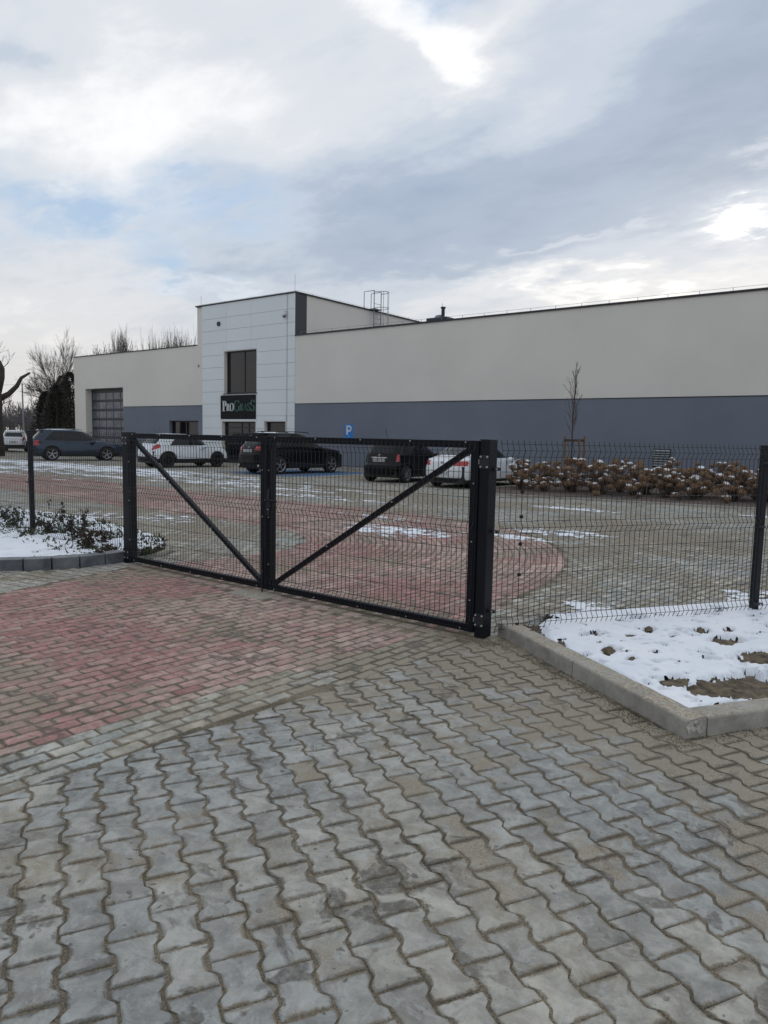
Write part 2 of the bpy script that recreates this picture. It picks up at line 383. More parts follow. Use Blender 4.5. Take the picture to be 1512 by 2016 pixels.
def bricks(name, C, ang, col, sand, Lb=.2, Wb=.1, joint=.0035):
    """C (n,2) centres, ang (n) direction of the long side"""
    n = len(C)
    hl = Lb/2-joint-np.random.rand(n)*.0015; hw = Wb/2-joint-np.random.rand(n)*.0012
    ang = ang+np.random.randn(n)*.006
    ca, sa = np.cos(ang), np.sin(ang); V = np.zeros((n, 16, 3))
    zt = np.clip(np.random.randn(n)*.0011, -.0014, .003); tx = np.random.randn(n)*.006; ty = np.random.randn(n)*.008
    C = C+np.random.randn(n, 2)*.0012
    for ring, (ins, z) in enumerate(((0, -.03), (0, -.004), (.004, 0.), (.022, 0.))):
        for i, (a, b) in enumerate(((-1, -1), (1, -1), (1, 1), (-1, 1))):
            u = a*(hl-ins); v = b*(hw-ins)
            V[:, ring*4+i, 0] = C[:, 0]+u*ca-v*sa; V[:, ring*4+i, 1] = C[:, 1]+u*sa+v*ca; V[:, ring*4+i, 2] = z+zt+u*tx+v*ty
    fs = [(12, 13, 14, 15)]
    for r_ in (0, 4, 8):
        for i in range(4): j = (i+1) % 4; fs.append((r_+i, r_+j, r_+4+j, r_+4+i))
    fs = np.array(fs); F_ = (fs[None]+(np.arange(n)*16)[:, None, None]).reshape(-1)
    c4 = np.ones((n, 16, 4)); c4[:, :, :3] = col[:, None, :]
    return mesh_np(name, V.reshape(-1, 3), F_, 4, M_PAVE, c4.reshape(-1, 4), np.repeat(sand, 16), np.tile(np.array([1.]*12+[0.]*4), n))
def vnoise(X, Y, sc_, seed):
    return np.array([noise.noise((x*sc_, y*sc_, seed)) for x, y in zip(X, Y)])
def grid(x0, x1, y0, y1, ang, Lb=.2, Wb=.1, org=(0, 0)):
    """running bond with the long side along direction ang, covering the bbox"""
    rad = math.hypot(x1-x0, y1-y0)/2+.5; cx, cy = (x0+x1)/2, (y0+y1)/2
    ca, sa = math.cos(ang), math.sin(ang)
    uo = (cx-org[0])*ca+(cy-org[1])*sa; vo = -(cx-org[0])*sa+(cy-org[1])*ca
    iu = np.arange(math.floor((uo-rad)/Lb), math.ceil((uo+rad)/Lb)); iv = np.arange(math.floor((vo-rad)/Wb), math.ceil((vo+rad)/Wb))
    U, Vv = np.meshgrid(iu, iv); u = U*Lb+(Vv % 2)*Lb/2; v = Vv*Wb
    X = org[0]+u*ca-v*sa; Y = org[1]+u*sa+v*ca
    k = (X > x0) & (X < x1) & (Y > y0) & (Y < y1); return X[k], Y[k]
RED = np.array((.375, .205, .178)); GRY = np.array((.34, .355, .335)); TAN = np.array((.42, .385, .31)); PINK = np.array((.46, .325, .275))
def colours(kind, X, Y):
    n = len(X); f = 1+np.random.randn(n)*(.07 if Y.mean() < 5 else .13); a = vnoise(X, Y, .8, 3.3); b = vnoise(X, Y, .35, 8.1)  # random brick tones; the wider spread in the yard also paints in wet highlights
    if kind == 'red':
        t = np.clip(.42+a*1.0+np.random.randn(n)*.24, 0, 1)[:, None]; c = RED*np.array((.96, .86, .9))*(1-t)+PINK*t
        s = np.clip(.28+b*.9+np.random.randn(n)*.18, 0, 1)
    else:
        t = np.clip(.45+a*.9+np.random.randn(n)*.25, 0, 1)[:, None]; c = GRY*(1-t)+TAN*t
        s = np.clip(.34+b*1.0+np.random.randn(n)*.2, 0, 1)
    return c*f[:, None], s
ANG = PI/2-R(3.3)
def xr_out(y): return -3.55+(y-1.5)*.092                     # red / grey boundary outside
def xl_out(y): return -7.53+(4.92-y)*.21
# -- outside driveway: straight courses
X, Y = grid(-12, 2, -2.2, 4.80, ANG, org=(-3.3, 4.7))
xg = xr_out(Y); zone_red = (X < xg) & (X > xl_out(Y)); zone_gry = (X >= xg) & (X < xg+.40)
k = zone_red; c, s = colours('red', X[k], Y[k]); s = np.clip(s*.45, 0, 1)
tag(bricks('driveway', np.stack((X[k], Y[k]), 1), np.full(k.sum(), ANG), c, s), kind='structure')
k = zone_gry; c, s = colours('grey', X[k], Y[k]); s = np.clip(s+.10, 0, 1)
tag(bricks('driveway_border', np.stack((X[k], Y[k]), 1), np.full(k.sum(), ANG), c, s), kind='structure')
X = np.arange(-7.7, -2.8, .2); Y = np.full(len(X), 4.895); c, s = colours('red', X, Y); c = c*.6+np.array((.40, .33, .29))*.45
tag(bricks('gate_threshold', np.stack((X, Y), 1), np.zeros(len(X)), c, s, Wb=.15), kind='structure')
# -- inside the yard
AC = np.array((-9.2, 6.6)); RI, RO = 2.05, 5.9
def band_y(X): return (-9.2-X)*.03
def red_zone(X, Y):
    r = np.hypot(X-AC[0], Y-AC[1]); yy = Y-band_y(X)
    arc = (X >= AC[0]) & (Y >= AC[1]) & (r > RI) & (r < RO)
    band = (X < AC[0]) & (yy > AC[1]+RI) & (yy < AC[1]+RO)
    ent = (Y < AC[1]) & (Y > 4.9) & (X > -7.15-(6.6-Y)*.2) & (X < -3.3+(6.6-Y)*.12)
    return arc, band, ent
def beds(X, Y):
    return np.array([inpoly(x, y, LEFT_BED) or in_right(x, y) or y > planter_y(x)-.04 for x, y in zip(X, Y)])
P_, A_, C_, S_ = [], [], [], []
def push(X, Y, ang, kind):
    c, s = colours(kind, X, Y); P_.append(np.stack((X, Y), 1)); A_.append(np.broadcast_to(ang, X.shape).copy()); C_.append(c); S_.append(s)
X, Y = grid(-3.3-4.6, 0, 5.02, 6.6, PI/2, org=(-3.35, 6.5)); arc, band, ent = red_zone(X, Y); push(X[ent], Y[ent], PI/2, 'red')
for i in range(int((RO-RI)/.1)):  # concentric courses of the bend
    r = RI+.05+i*.1; n = int(r*PI/2/.2); th = (np.arange(n)+.5*(i % 2))*(PI/2)/n
    push(AC[0]+r*np.cos(th), AC[1]+r*np.sin(th), th+PI/2, 'red')
X, Y = grid(-50, AC[0]-.08, 8, 15, -.03, org=(AC[0], AC[1]+RI+.05)); arc, band, ent = red_zone(X, Y); push(X[band], Y[band], -.03, 'red')
tag(bricks('yard_road', np.concatenate(P_), np.concatenate(A_), np.concatenate(C_), np.concatenate(S_)*.35), kind='structure')
X, Y = grid(-50, 7, 5.02, 26.9, PI/2-.12, org=(-3.1, 5.1)); arc, band, ent = red_zone(X, Y)
k = ~(arc | band | ent); X, Y = X[k], Y[k]; k = ~beds(X, Y); X, Y = X[k], Y[k]
c, s = colours('grey', X, Y)
far = np.clip((Y-9)/8, 0, 1)[:, None]; c = c*(1-far*.25)+np.array((.33, .33, .32))*far*.25
blue = (X > -24.6) & (X < -19.75) & (Y > 19.75) & (Y < 25.2)
c[blue] = np.array((.04, .16, .36))*(1+np.random.randn(blue.sum())*.08)[:, None]; s[blue] *= .3
line = ((np.abs(X+19.62) < .09) | (np.abs(X+24.75) < .09)) & (Y > 19.6) & (Y < 25.2); c[line] = (.62, .62, .62); s[line] = 0
tag(bricks('yard_paving', np.stack((X, Y), 1), np.full(len(X), PI/2-.12), c, s), kind='structure')

# -- I-shaped interlocking stones of the forecourt
def clip(poly, nx, ny, d):                       # keep nx*x+ny*y<=d
    out = []
    for i in range(len(poly)):
        a, b = poly[i], poly[(i+1) % len(poly)]; da = nx*a[0]+ny*a[1]-d; db = nx*b[0]+ny*b[1]-d
        if da <= 0: out.append(a)
        if (da < 0) != (db < 0) and abs(da-db) > 1e-9:
            t = da/(da-db); out.append((a[0]+(b[0]-a[0])*t, a[1]+(b[1]-a[1])*t))
    return out
PROF = [(-.1, .0808), (-.072, .0816), (-.063, .0795), (-.043, .0615), (-.033, .0590), (.033, .0590), (.043, .0615), (.063, .0795), (.072, .0816), (.1, .0808)]
def stones(name, org, ang, bbox, keep, cutline, kind='grey'):
    V, Fc, cols, sn, ed = [], [], [], [], []
    ca, sa = math.cos(ang), math.sin(ang); rad = 9
    for kk in range(-int(rad/.141), int(rad/.141)):
        for ii in range(-int(rad/.2), int(rad/.2)):
            u0 = ii*.2+(kk % 2)*.1; v0 = kk*.141
            x = org[0]+u0*ca-v0*sa; y = org[1]+u0*sa+v0*ca
            if not (bbox[0] < x < bbox[1] and bbox[2] < y < bbox[3]) or not keep(x, y): continue
            g = .0026+random.random()*.0022; jr = random.gauss(0, .012); a2 = ang+jr*.5; c2, s2 = math.cos(a2), math.sin(a2)
            g1 = g+random.random()*.0016; g2 = g+random.random()*.0016
            pl = [(u*(1-g/.1), v-g1) for u, v in PROF]+[(u*(1-g/.1), -v+g2) for u, v in PROF[::-1]]
            jx, jy = random.gauss(0, .0012), random.gauss(0, .0012)
            pl = [(x+jx+u*c2-v*s2+random.gauss(0, .0006), y+jy+u*s2+v*c2+random.gauss(0, .0006)) for u, v in pl]
            for cl in cutline: pl = clip(pl, *cl)
            if len(pl) < 3: continue
            ar = abs(sum(pl[i][0]*pl[(i+1) % len(pl)][1]-pl[(i+1) % len(pl)][0]*pl[i][1] for i in range(len(pl))))/2
            if ar < .003: continue
            mx = sum(p[0] for p in pl)/len(pl); my = sum(p[1] for p in pl)/len(pl)
            zt = max(-.0012, random.gauss(.0003, .0011)); tx = max(-.012, min(.012, random.gauss(0, .007))); ty = max(-.012, min(.012, random.gauss(0, .007)))
            b0 = len(V); n = len(pl)
            for ins, z in ((0, -.03), (0, -.0045), (.0022, -.0015), (.0055, 0), (.026, 0)):
                for p in pl:
                    dx, dy = mx-p[0], my-p[1]; l = math.hypot(dx, dy) or 1
                    px, py = p[0]+dx/l*ins, p[1]+dy/l*ins
                    V.append((px, py, z+zt+(px-mx)*tx+(py-my)*ty))
            for r_ in range(4):
                for i in range(n): j = (i+1) % n; Fc.append((b0+r_*n+i, b0+r_*n+j, b0+(r_+1)*n+j, b0+(r_+1)*n+i)[::-1])
            Fc.append(tuple(b0+4*n+i for i in range(n))[::-1])
            nn = noise.noise((x*.7, y*.7, 2.2)); t = min(1, max(0, .30+nn*1.1+random.gauss(0, .14)))
            c = (np.array((.30, .302, .285))*(1-t)+np.array((.42, .392, .33))*t)*(1+random.gauss(0, .07))
            s_ = min(1, max(0, .16+noise.noise((x*.45+5, y*.45, 7.7))*1.0+random.gauss(0, .16)+(.35 if random.random() < .07 else 0)+ (.5 if y > 4.2 and x > -3.4 else 0)+kerb_sand(x, y)))
            cols += [(*c, 1)]*(5*n); sn += [s_]*(5*n); ed += [1.]*(4*n)+[0.]*n
    me = bpy.data.meshes.new(name); me.from_pydata(V, [], Fc); me.update()
    a = me.attributes.new('Col', 'FLOAT_COLOR', 'POINT'); a.data.foreach_set('color', np.array(cols, dtype=np.float32).ravel())
    s = me.attributes.new('Sand', 'FLOAT', 'POINT'); s.data.foreach_set('value', np.array(sn, dtype=np.float32))
    s = me.attributes.new('Edge', 'FLOAT', 'POINT'); s.data.foreach_set('value', np.array(ed, dtype=np.float32))
    me.materials.append(M_PAVE); o = bpy.data.objects.new(name, me); COL.objects.link(o); tag(o, kind='structure')
def kerb_sand(x, y):
    d = Vector((x, y))-BC; s, t = d.dot(E1), d.dot(E2)
    v = 0
    if -.6 < s < 2.6: v = max(0, .5*(1-abs(t)/.35))
    if t > -.3: v = max(v, .5*(1-abs(s)/.35))
    return v
def keepR(x, y):
    if x < xr_out(y)+.30: return False
    d = Vector((x, y))-BC; s, t = d.dot(E1), d.dot(E2)
    return not (t > .04 and s > .04) and y < 5.3
xa = xr_out(0)+.42; kx = .092                     # x >= xa+kx*y
stones('forecourt_pavement', (-1.373, 1.563), R(-28.9), (-4, 4.5, -2.2, 7.4), keepR, [(-1, kx, -xa)])
def keepL(x, y): return x < xl_out(y)+.12 and not inpoly(x, y, LEFT_BED) and y < 5
stones('side_pavement', (-8.6, 3.0), R(12), (-14, -6.6, 1.2, 5.05), keepL, [(1, .21, -7.53+4.92*.21-.03)])
# a small cast concrete block for the drop bolt
tag(MB().box(-5.62, -5.12, 4.70, 4.985, -.03, .006).build('drop_bolt_pad', M_CONC, bevel=.004), 'small grey concrete pad in the paving below where the gate leaves meet', 'concrete pad')
print('paving done')

# ------------------------------------------------------------------ kerbs
def place_local(o, p, rz): o.location = p; o.rotation_euler = (0, 0, rz); return o
def kerb_mesh(L_, w, h, chip=False, seed=0):
    mb = MB(); n = max(2, int(L_/.04)); rnd = random.Random(seed)
    prof = [(0, -.08), (0, h-.014), (.004, h-.005), (.013, h), (w-.008, h), (w, h-.006), (w, -.08)]
    for i in range(n+1):
        x = L_*i/n
        for a, b in prof:
            db = 0
            if b > h-.02: db = -abs(noise.noise((x*9, a*30, seed)))*.006
            da = noise.noise((x*11, b*20, seed+4))*.0025
            if chip:
                e = x/.10
                if e < 1 and a < .03 and b > h-.02: da += (1-e)**2*.018; db -= (1-e)**2*.012
            mb.v.append((x, a+da, b+db))
    k = len(prof)
    for i in range(n):
        for j in range(k-1): mb.f.append((i*k+j, (i+1)*k+j, (i+1)*k+j+1, i*k+j+1))
    mb.f.append(tuple(range(k))); mb.f.append(tuple(n*k+j for j in range(k))[::-1])
    return mb
KG = 'concrete kerb stones round the planting beds'
def kerb(a, b, w, h, label, seed, chip=False):
    a = Vector(a); b = Vector(b); d = b-a; L_ = d.length-.008
    o = kerb_mesh(L_, w, h, chip, seed).build('kerb_stone', M_CONC)
    o.location = a; o.rotation_euler = (0, 0, math.atan2(d.y, d.x)); return tag(o, label, 'kerb', KG)
kerb(bl(0, 0), bl(1.07, 0), .15, .115, 'sandy concrete kerb stone with a chipped pale end at the bed corner', 1, True).scale = (1, -1, 1)
kerb(bl(1.07, 0), bl(2.14, 0), .15, .113, 'sandy concrete kerb stone ending beside the foot of the thick gate post', 2).scale = (1, -1, 1)
ce = MB(); rnd = random.Random(4)
for (cx_, cz_, r_) in ((.045, .06, .045), (.085, .085, .035), (.11, .045, .035)):
    pts_ = [(cx_+r_*rnd.uniform(.6, 1.1)*math.cos(2*PI*k/11), cz_+.8*r_*rnd.uniform(.6, 1.1)*math.sin(2*PI*k/11)) for k in range(11)]
    ce.v += [tuple(bl(-.0035, a, max(.004, min(.104, b)))) for a, b in pts_]; ce.f.append(tuple(range(len(ce.v)-11, len(ce.v))))
K0 = [o for o in bpy.data.objects if o.name == 'kerb_stone'][0]
bpy.context.view_layer.update(); che = ce.build('chipped_end', mat('broken_concrete', (.30, .29, .26), .95, 0., .3, 40, .8, 90, col2=(.62, .60, .54)), K0); che.matrix_parent_inverse = K0.matrix_world.inverted()
for i in range(6):
    lb = ['grey concrete kerb stone running right from the chipped bed corner'][0] if i == 0 else 'plain concrete kerb stone further along the right edge of the bed'
    kerb(bl(-.0, .158+i*1.0), bl(-.0, .158+(i+1)*1.0), .15, .108, lb, 5+i).scale = (1, -1, 1) if False else (1, 1, 1)
# dark cast blocks of the curved kerb on the left
pts = [Vector((*p, 0)) for p in LKERB]
cum = [0]
for a, b in zip(pts, pts[1:]): cum.append(cum[-1]+(b-a).length)
def at_len(s):
    for i in range(len(cum)-1):
        if s <= cum[i+1]: return pts[i]+(pts[i+1]-pts[i])*((s-cum[i])/(cum[i+1]-cum[i]))
    return pts[-1]
ordn = ['against the gate post', 'second from the gate post', 'third from the gate post', 'fourth from the gate post', 'fifth from the gate post', 'sixth from the gate post', 'seventh from the gate post']
for i in range(22):
    s0 = .0+i*.30; a = at_len(s0); b = at_len(s0+.30); d = b-a
    mb = MB().box(0, d.length-.012, -.02, .16, -.08, .135)
    o = mb.build('kerb_block', M_CONCD, bevel=.008); o.location = a+Vector((0, 0, random.uniform(-.003, .003))); o.rotation_euler = (0, 0, math.atan2(d.y, d.x))
    o.scale = (1, -1, 1)
    tag(o, ('dark grey kerb block of the curved bed, '+ordn[i]) if i < 7 else 'dark grey kerb block of the curved left bed edge, far from the gate', 'kerb', 'dark kerb blocks round the left bed')
# flush edging inside the yard
def strip(name, P, w, z0, z1, m, kind='structure'):
    mb = MB()
    for a, b in zip(P, P[1:]):
        a = Vector(a); b = Vector(b); n = int((b-a).length/1.0) or 1
        for i in range(n):
            p = a+(b-a)*(i/n); q = a+(b-a)*((i+1)/n); q = q-(q-p).normalized()*.006
            mb.obox((p.x, p.y, (z0+z1)/2), (q.x, q.y, (z0+z1)/2), w, z1-z0)
    o = mb.build(name, m, bevel=.005); tag(o, kind=kind); return o
yk = strip('yard_edging', [bl(2.46, .60), bl(2.46, 14)], .08, -.08, .055, M_CONC); tag(yk, 'thin concrete edging between the yard paving and the snowy bed behind the fence', 'kerb'); del yk['kind']
pk = strip('planter_edging', [(-10.3, 18.46, 0), (7, 21.85, 0)], .08, -.08, .05, M_CONC); tag(pk, 'low concrete edging in front of the hydrangea bed', 'kerb'); del pk['kind']
pk = strip('planter_edging', [(-10.3, 18.5, 0), (-11.6, 19.6, 0), (-11.6, 26.8, 0)], .08, -.08, .05, M_CONC); tag(pk, 'low concrete edging between the parked white saloon and the hydrangea bed', 'kerb'); del pk['kind']

# ------------------------------------------------------------------ beds: soil height fields with snow on top
def hfield(x0, x1, y0, y1, step, fz, keep, tr):
    nx = int((x1-x0)/step); ny = int((y1-y0)/step); idx = {}; mb = MB()
    for j in range(ny+1):
        for i in range(nx+1):
            x = x0+i*step; y = y0+j*step; p = tr(x, y)
            z = fz(x, y)
            idx[i, j] = len(mb.v); mb.v.append((p[0], p[1], z))
    for j in range(ny):
        for i in range(nx):
            q = tr(x0+(i+.5)*step, y0+(j+.5)*step)
            if keep(q[0], q[1], x0+(i+.5)*step, y0+(j+.5)*step): mb.f.append((idx[i, j], idx[i+1, j], idx[i+1, j+1], idx[i, j+1]))
    used = sorted({v for f in mb.f for v in f}); rm = {v: k for k, v in enumerate(used)}
    m2 = MB(); m2.v = [mb.v[v] for v in used]; m2.f = [tuple(rm[v] for v in f) for f in mb.f]; return m2
def soil_r(s, t): return .052+.030*noise.noise((s*2.2, t*2.2, 1))+.022*noise.noise((s*8, t*8, 2))+.012*noise.noise((s*27, t*27, 3))-max(0, .2-s)*.12
def ell(px, py, rx, ry, z=.09):          # footprint of a bare patch seen in the photo, as a ground ellipse
    c = gnd(px, py, z); a = gnd(px+rx, py, z)-c; b = gnd(px, py-ry, z)-c
    M_ = Matrix(((a.x, b.x), (a.y, b.y))).inverted(); return (c.x, c.y, M_)
HOLES = [ell(1475, 1345, 95, 22), ell(1330, 1337, 27, 9), ell(1385, 1350, 30, 10), ell(1505, 1290, 60, 13), ell(1430, 1257, 36, 7), ell(1465, 1384, 80, 7), ell(1200, 1277, 12, 9), ell(1195, 1283, 6, 5),
         ell(1046, 1244, 11, 10), ell(1103, 1268, 8, 6), ell(1245, 1295, 10, 5), ell(1380, 1240, 16, 5), ell(1278, 1238, 12, 4), ell(1170, 1242, 10, 4), ell(1152, 1286, 8, 4), ell(1290, 1302, 6, 3), ell(1325, 1248, 10, 4),
         ell(1391, 1292, 8, 3), ell(1150, 1247, 9, 4), ell(1220, 1275, 5, 3), ell(1060, 1262, 14, 3), ell(1290, 1281, 6, 3), ell(1435, 1238, 10, 4), ell(1190, 1243, 6, 3), ell(1290, 1318, 5, 3), ell(1240, 1247, 7, 3)]
def hole(x, y):
    v = 0
    for cx, cy, M_ in HOLES:
        dx, dy = x-cx, y-cy
        if abs(dx) > 1.2 or abs(dy) > 1.2: continue
        q = M_ @ Vector((dx, dy)); r = q.length + .42*noise.noise((x*9, y*9, 5))+.35*noise.noise((x*31, y*31, 8))
        v = max(v, 1.15-r)
    return v
def snow_r(s, t):
    p = bl(s, t); h = hole(p.x, p.y)
    z = .088+.016*noise.noise((s*1.7, t*1.7, 9))+.006*noise.noise((s*9, t*9, 4))+.0015*noise.noise((s*40, t*40, 4))
    e = .19+.05*noise.noise((t*0, s*6, 2))                     # snow stops short of the kerbs
    z -= max(0, .21+.04*noise.noise((s*5, 0, 1))-t)*.7
    z -= max(0, .20+.06*noise.noise((t*5, 3, 1))-s)*.5 if t > .5 else max(0, .17-s)*.5
    z -= max(0, s-2.36)*.5
    tl = .12+(s-1.5)*.55
    if s > 1.5: z -= max(0, tl-t)*.6
    if h > 0: z -= min(.09, h*.22)
    nn = .8*noise.noise((s*4.1, t*4.1, 21))+.7*noise.noise((s*15, t*15, 22))+.4*noise.noise((s*40, t*40, 23))
    if nn > .36: z -= (nn-.36)*.22
    return z
RB = lambda x, y, s, t: True
struct('bed_soil', hfield(.10, 2.44, .10, 8, .022, soil_r, lambda x, y, s, t: not (s > 2.16 and t < .60), lambda s, t: bl(s, t)), M_SOIL)
tag(hfield(.12, 2.43, .13, 8, .018, snow_r, lambda x, y, s, t: snow_r(s, t) > soil_r(s, t)-.012 and not (s > 2.16 and t < .62), lambda s, t: bl(s, t)).build('snow', M_SNOW, smooth=True), kind='stuff')
def soil_l(x, y): return .085+.035*noise.noise((x*1.8, y*1.8, 1))+.03*noise.noise((x*7, y*7, 2))+.016*noise.noise((x*25, y*25, 3))-.05*max(0, y-5.9)
def snow_l(x, y):
    z = .128+.02*noise.noise((x*1.7, y*1.7, 9))+.005*noise.noise((x*12, y*12, 4))
    nn = noise.noise((x*4.2, y*4.2, 31))+.7*noise.noise((x*13, y*13, 32))
    rough = min(1, max(0, (y-(4.55+(x+10)*-.05))/.5))             # more plants and clods towards the fence
    z -= max(0, nn-(.30-.34*rough))*.20
    if y > 5.9: z -= .05*(y-5.9)
    return z
keepl = lambda x, y, s, t: inpoly(x, y, [(-7.95, 5.3), (-8.05, 4.75), (-8.12, 4.42), (-8.26, 4.12), (-8.48, 3.83), (-8.76, 3.56), (-9.07, 3.33), (-9.4, 3.15), (-9.8, 3.02), (-10.2, 2.95), (-14, 2.9), (-14, 6.6), (-13.3, 6.7), (-11.9, 6.8), (-10.5, 6.55), (-9.4, 6.3), (-8.75, 6.1), (-8.35, 5.9), (-8.1, 5.65)])
struct('bed_soil', hfield(-14, -7.8, 2.8, 7, .035, soil_l, keepl, lambda x, y: (x, y)), M_SOIL)
tag(hfield(-14, -7.8, 2.8, 7, .03, snow_l, lambda x, y, s, t: keepl(x, y, s, t) and snow_l(x, y) > soil_l(x, y)-.015, lambda x, y: (x, y)).build('snow', M_SNOW, smooth=True), kind='stuff')
ie = strip('island_edging', [(-7.93, 5.1, 0), (-7.95, 5.45, 0), (-8.15, 5.8, 0), (-8.6, 6.13, 0), (-9.4, 6.36, 0), (-10.5, 6.62, 0), (-11.9, 6.86, 0), (-13.3, 6.76, 0), (-15, 6.66, 0)], .06, -.08, .04, M_CONC)
tag(ie, 'low concrete edging curving round the planted island behind the gate post', 'kerb'); del ie['kind']
# hydrangea bed soil
def soil_p(x, y): return .03+.03*noise.noise((x*1.5, y*1.5, 1))+.025*noise.noise((x*9, y*9, 2))
struct('bed_soil', hfield(-11.55, 7, 18.4, 26.9, .09, soil_p, lambda x, y, s, t: y > planter_y(x)+.05 if x > -10.3 else y > 18.5+(-10.3-x)*.85, lambda x, y: (x, y)), M_MULCH)
# thin snow lying on the paving in broken patches
def snowpatch(cx, cy, rx, ry, thr, seed, step=.03, sx=4.5, sy=4.5):
    def ok(x, y, s, t):
        r = math.hypot((x-cx)/rx, (y-cy)/ry)
        n = .5+.5*noise.noise((x*sx, y*sy, seed))+.3*noise.noise((x*sx*3.3, y*sy*3.3, seed+3))+.2*noise.noise((x*sx*9, y*sy*9, seed+5))
        return n-thr-r*r*.45 > 0
    return hfield(cx-rx*1.4, cx+rx*1.4, cy-ry*1.4, cy+ry*1.4, step, lambda x, y: .0055+.002*noise.noise((x*20, y*20, 1)), ok, lambda x, y: (x, y))
mb = MB()
for a in [(-7.35, 9.9, 1.4, .8, .38, 1), (-5.6, 10.6, .9, .35, .35, 2), (-5.2, 11.6, 1.2, .35, .4, 12), (-8.8, 11.2, 1.6, .4, .52, 4),
          (-6.9, 16.2, 1.1, .35, .25, 3), (-2.8, 17.9, .7, .2, .2, 5), (-4.9, 12.0, 1.0, .3, .42, 15), (-11.3, 8.1, 1.5, .7, .55, 6, .04), (-12.6, 7.5, 1.5, .5, .55, 16, .04)]:
    m2 = snowpatch(*a); mb.add(m2.v, m2.f)
for a in [(-28, 17.2, 11, 2.4, .36, 7), (-18, 15.6, 7, 1.6, .50, 8), (-14, 13.9, 5, .8, .52, 17), (-33, 14.6, 9, 1.2, .42, 9), (-36, 17.5, 8, 1.6, .30, 19), (-24, 14.3, 6, .6, .45, 29), (-28, 12.6, 9, 1.2, .62, 39)]:
    m2 = snowpatch(*a, step=.075, sx=.9, sy=2.6); mb.add(m2.v, m2.f)
for a in [(2.66, 1.35, .32, .42), (2.70, 3.3, .30, .5)]:
    p = bl(a[0], a[1]); m2 = snowpatch(p.x, p.y, a[2]+.1, a[3], .34, 11, .014, 3.2, 3.2); mb.add(m2.v, m2.f)
tag(mb.build('snow', M_SNOW), kind='stuff')
# clods of earth poking through
def clod(r, seed):
    mb = MB(); rnd = random.Random(seed); n1, n2 = 7, 10
    for i in range(n1+1):
        for j in range(n2):
            th = PI*i/n1; ph = 2*PI*j/n2; d = Vector((math.sin(th)*math.cos(ph), math.sin(th)*math.sin(ph), math.cos(th)*.7))
            d *= r*(1+.45*noise.noise((d.x*2.2+seed, d.y*2.2, d.z*2.2))+.2*noise.noise((d.x*6+seed, d.y*6, d.z*6))); mb.v.append(tuple(d))
    for i in range(n1):
        for j in range(n2): q = (j+1) % n2; mb.f.append((i*n2+j, (i+1)*n2+j, (i+1)*n2+q, i*n2+q))
    return mb
for i, (px, py, r, lb) in enumerate([(1046, 1246, .042, 'dark clod of earth standing up at the kerb end near the thick gate post'), (1199, 1281, .045, 'brown earth clod in the middle of the snowy bed'), (1103, 1268, .03, 'small dark clod in the snow near the long kerb'),
                                     (1245, 1296, .022, 'small dark earth lump in the snow, midway along the bed'), (1278, 1238, .03, 'dark earth lump in the snow just in front of the fence mesh'), (1380, 1241, .035, 'flat dark clod in the snow under the fence mesh near the right post')]):
    c = gnd(px, py, .09); o = clod(r, i).build('earth_clod', M_SOIL); o.location = (c.x, c.y, .085); tag(o, lb, 'earth clod', 'earth clods in the snow')

# ------------------------------------------------------------------ welded mesh panels, posts, gate
HZ = [.03, .08, .13, .28, .48, .68, .805, .855, .905, 1.10, 1.30, 1.42, 1.47, 1.52]
VP = [(0, 0), (.03, 0), (.08, 1), (.13, 0), (.805, 0), (.855, 1), (.905, 0), (1.42, 0), (1.47, 1), (1.52, 0), (1.55, 0)]
def mesh_panel(L_, z0=.045, tall=1.55, side=-1, ends=(0, 0), spikes=True):
    """panel along +x, beads bulge to side*y"""
    mb = MB(); n = int(round(L_/.05)); B = .028*side; r = .0026; scz = tall/1.55
    for i in range(n+1):
        x = i*L_/n
        mb.tube([(x, b*B, z0+z*scz) for z, b in VP if spikes or z < 1.54], r, 4)
    for z in HZ:
        b = B if z in (.08, .855, 1.47) else 0
        mb.tube([(0, b-side*.0, z0+z*scz), (L_, b, z0+z*scz)], r, 4)
    return mb
def post_mesh(w, h, cap=True):
    mb = MB().box(-w/2, w/2, -w/2, w/2, -.1, h-.006)
    return mb
def fence(name, label, segs, z0=.06):
    root = empty(name, (segs[0][0][0], segs[0][0][1], 0), 0, label, 'fence')
    ox, oy = segs[0][0]
    return root, ox, oy
# right-hand fence: from the thick gate post away along the bed
fr = empty('mesh_fence', bl(2.02, -.10), math.atan2(E2.y, E2.x), 'black welded wire mesh fence to the right of the gate, standing in the snowy bed', 'fence')
pn = mesh_panel(.20, .05).build('mesh_panel', M_WIRE, fr); pn.location = (.01, 0, 0)
pn = mesh_panel(2.46, .05).build('mesh_panel', M_WIRE, fr); pn.location = (.212, 0, 0)
for z in (.07, .48, .73, .95, 1.15): MB().box(-.008, .012, -.012, .012, z+.03, z+.055).build('joining_clip', M_ANTH, fr).location = (.21, 0, 0)
def fence_post(parent, x, h, w=.06):
    p = post_mesh(w, h).build('post', M_ANTH, parent, bevel=.004); p.location = (x, 0.035, 0)
    c = MB().box(-w/2-.002, w/2+.002, -w/2-.002, w/2+.002, h-.006, h+.004).build('post_cap', M_DARKM, p, bevel=.002)
    for z in (.14, .86, 1.44):
        q = MB().box(-.036, .036, -.072, -.030, z-.012, z+.012).build('clamp', M_DARKM, p, bevel=.002)
        MB().lathe([(0, -.006), (.008, -.006), (.009, 0)], 8, 'y', (0, -.072, z)).build('bolt', M_BOLT, p)
for i in range(3):
    fence_post(fr, 2.73+2.55*i, 1.60)
    if i: pn = mesh_panel(2.46, .05).build('mesh_panel', M_WIRE, fr); pn.location = (2.775+2.55*(i-1), 0, 0)
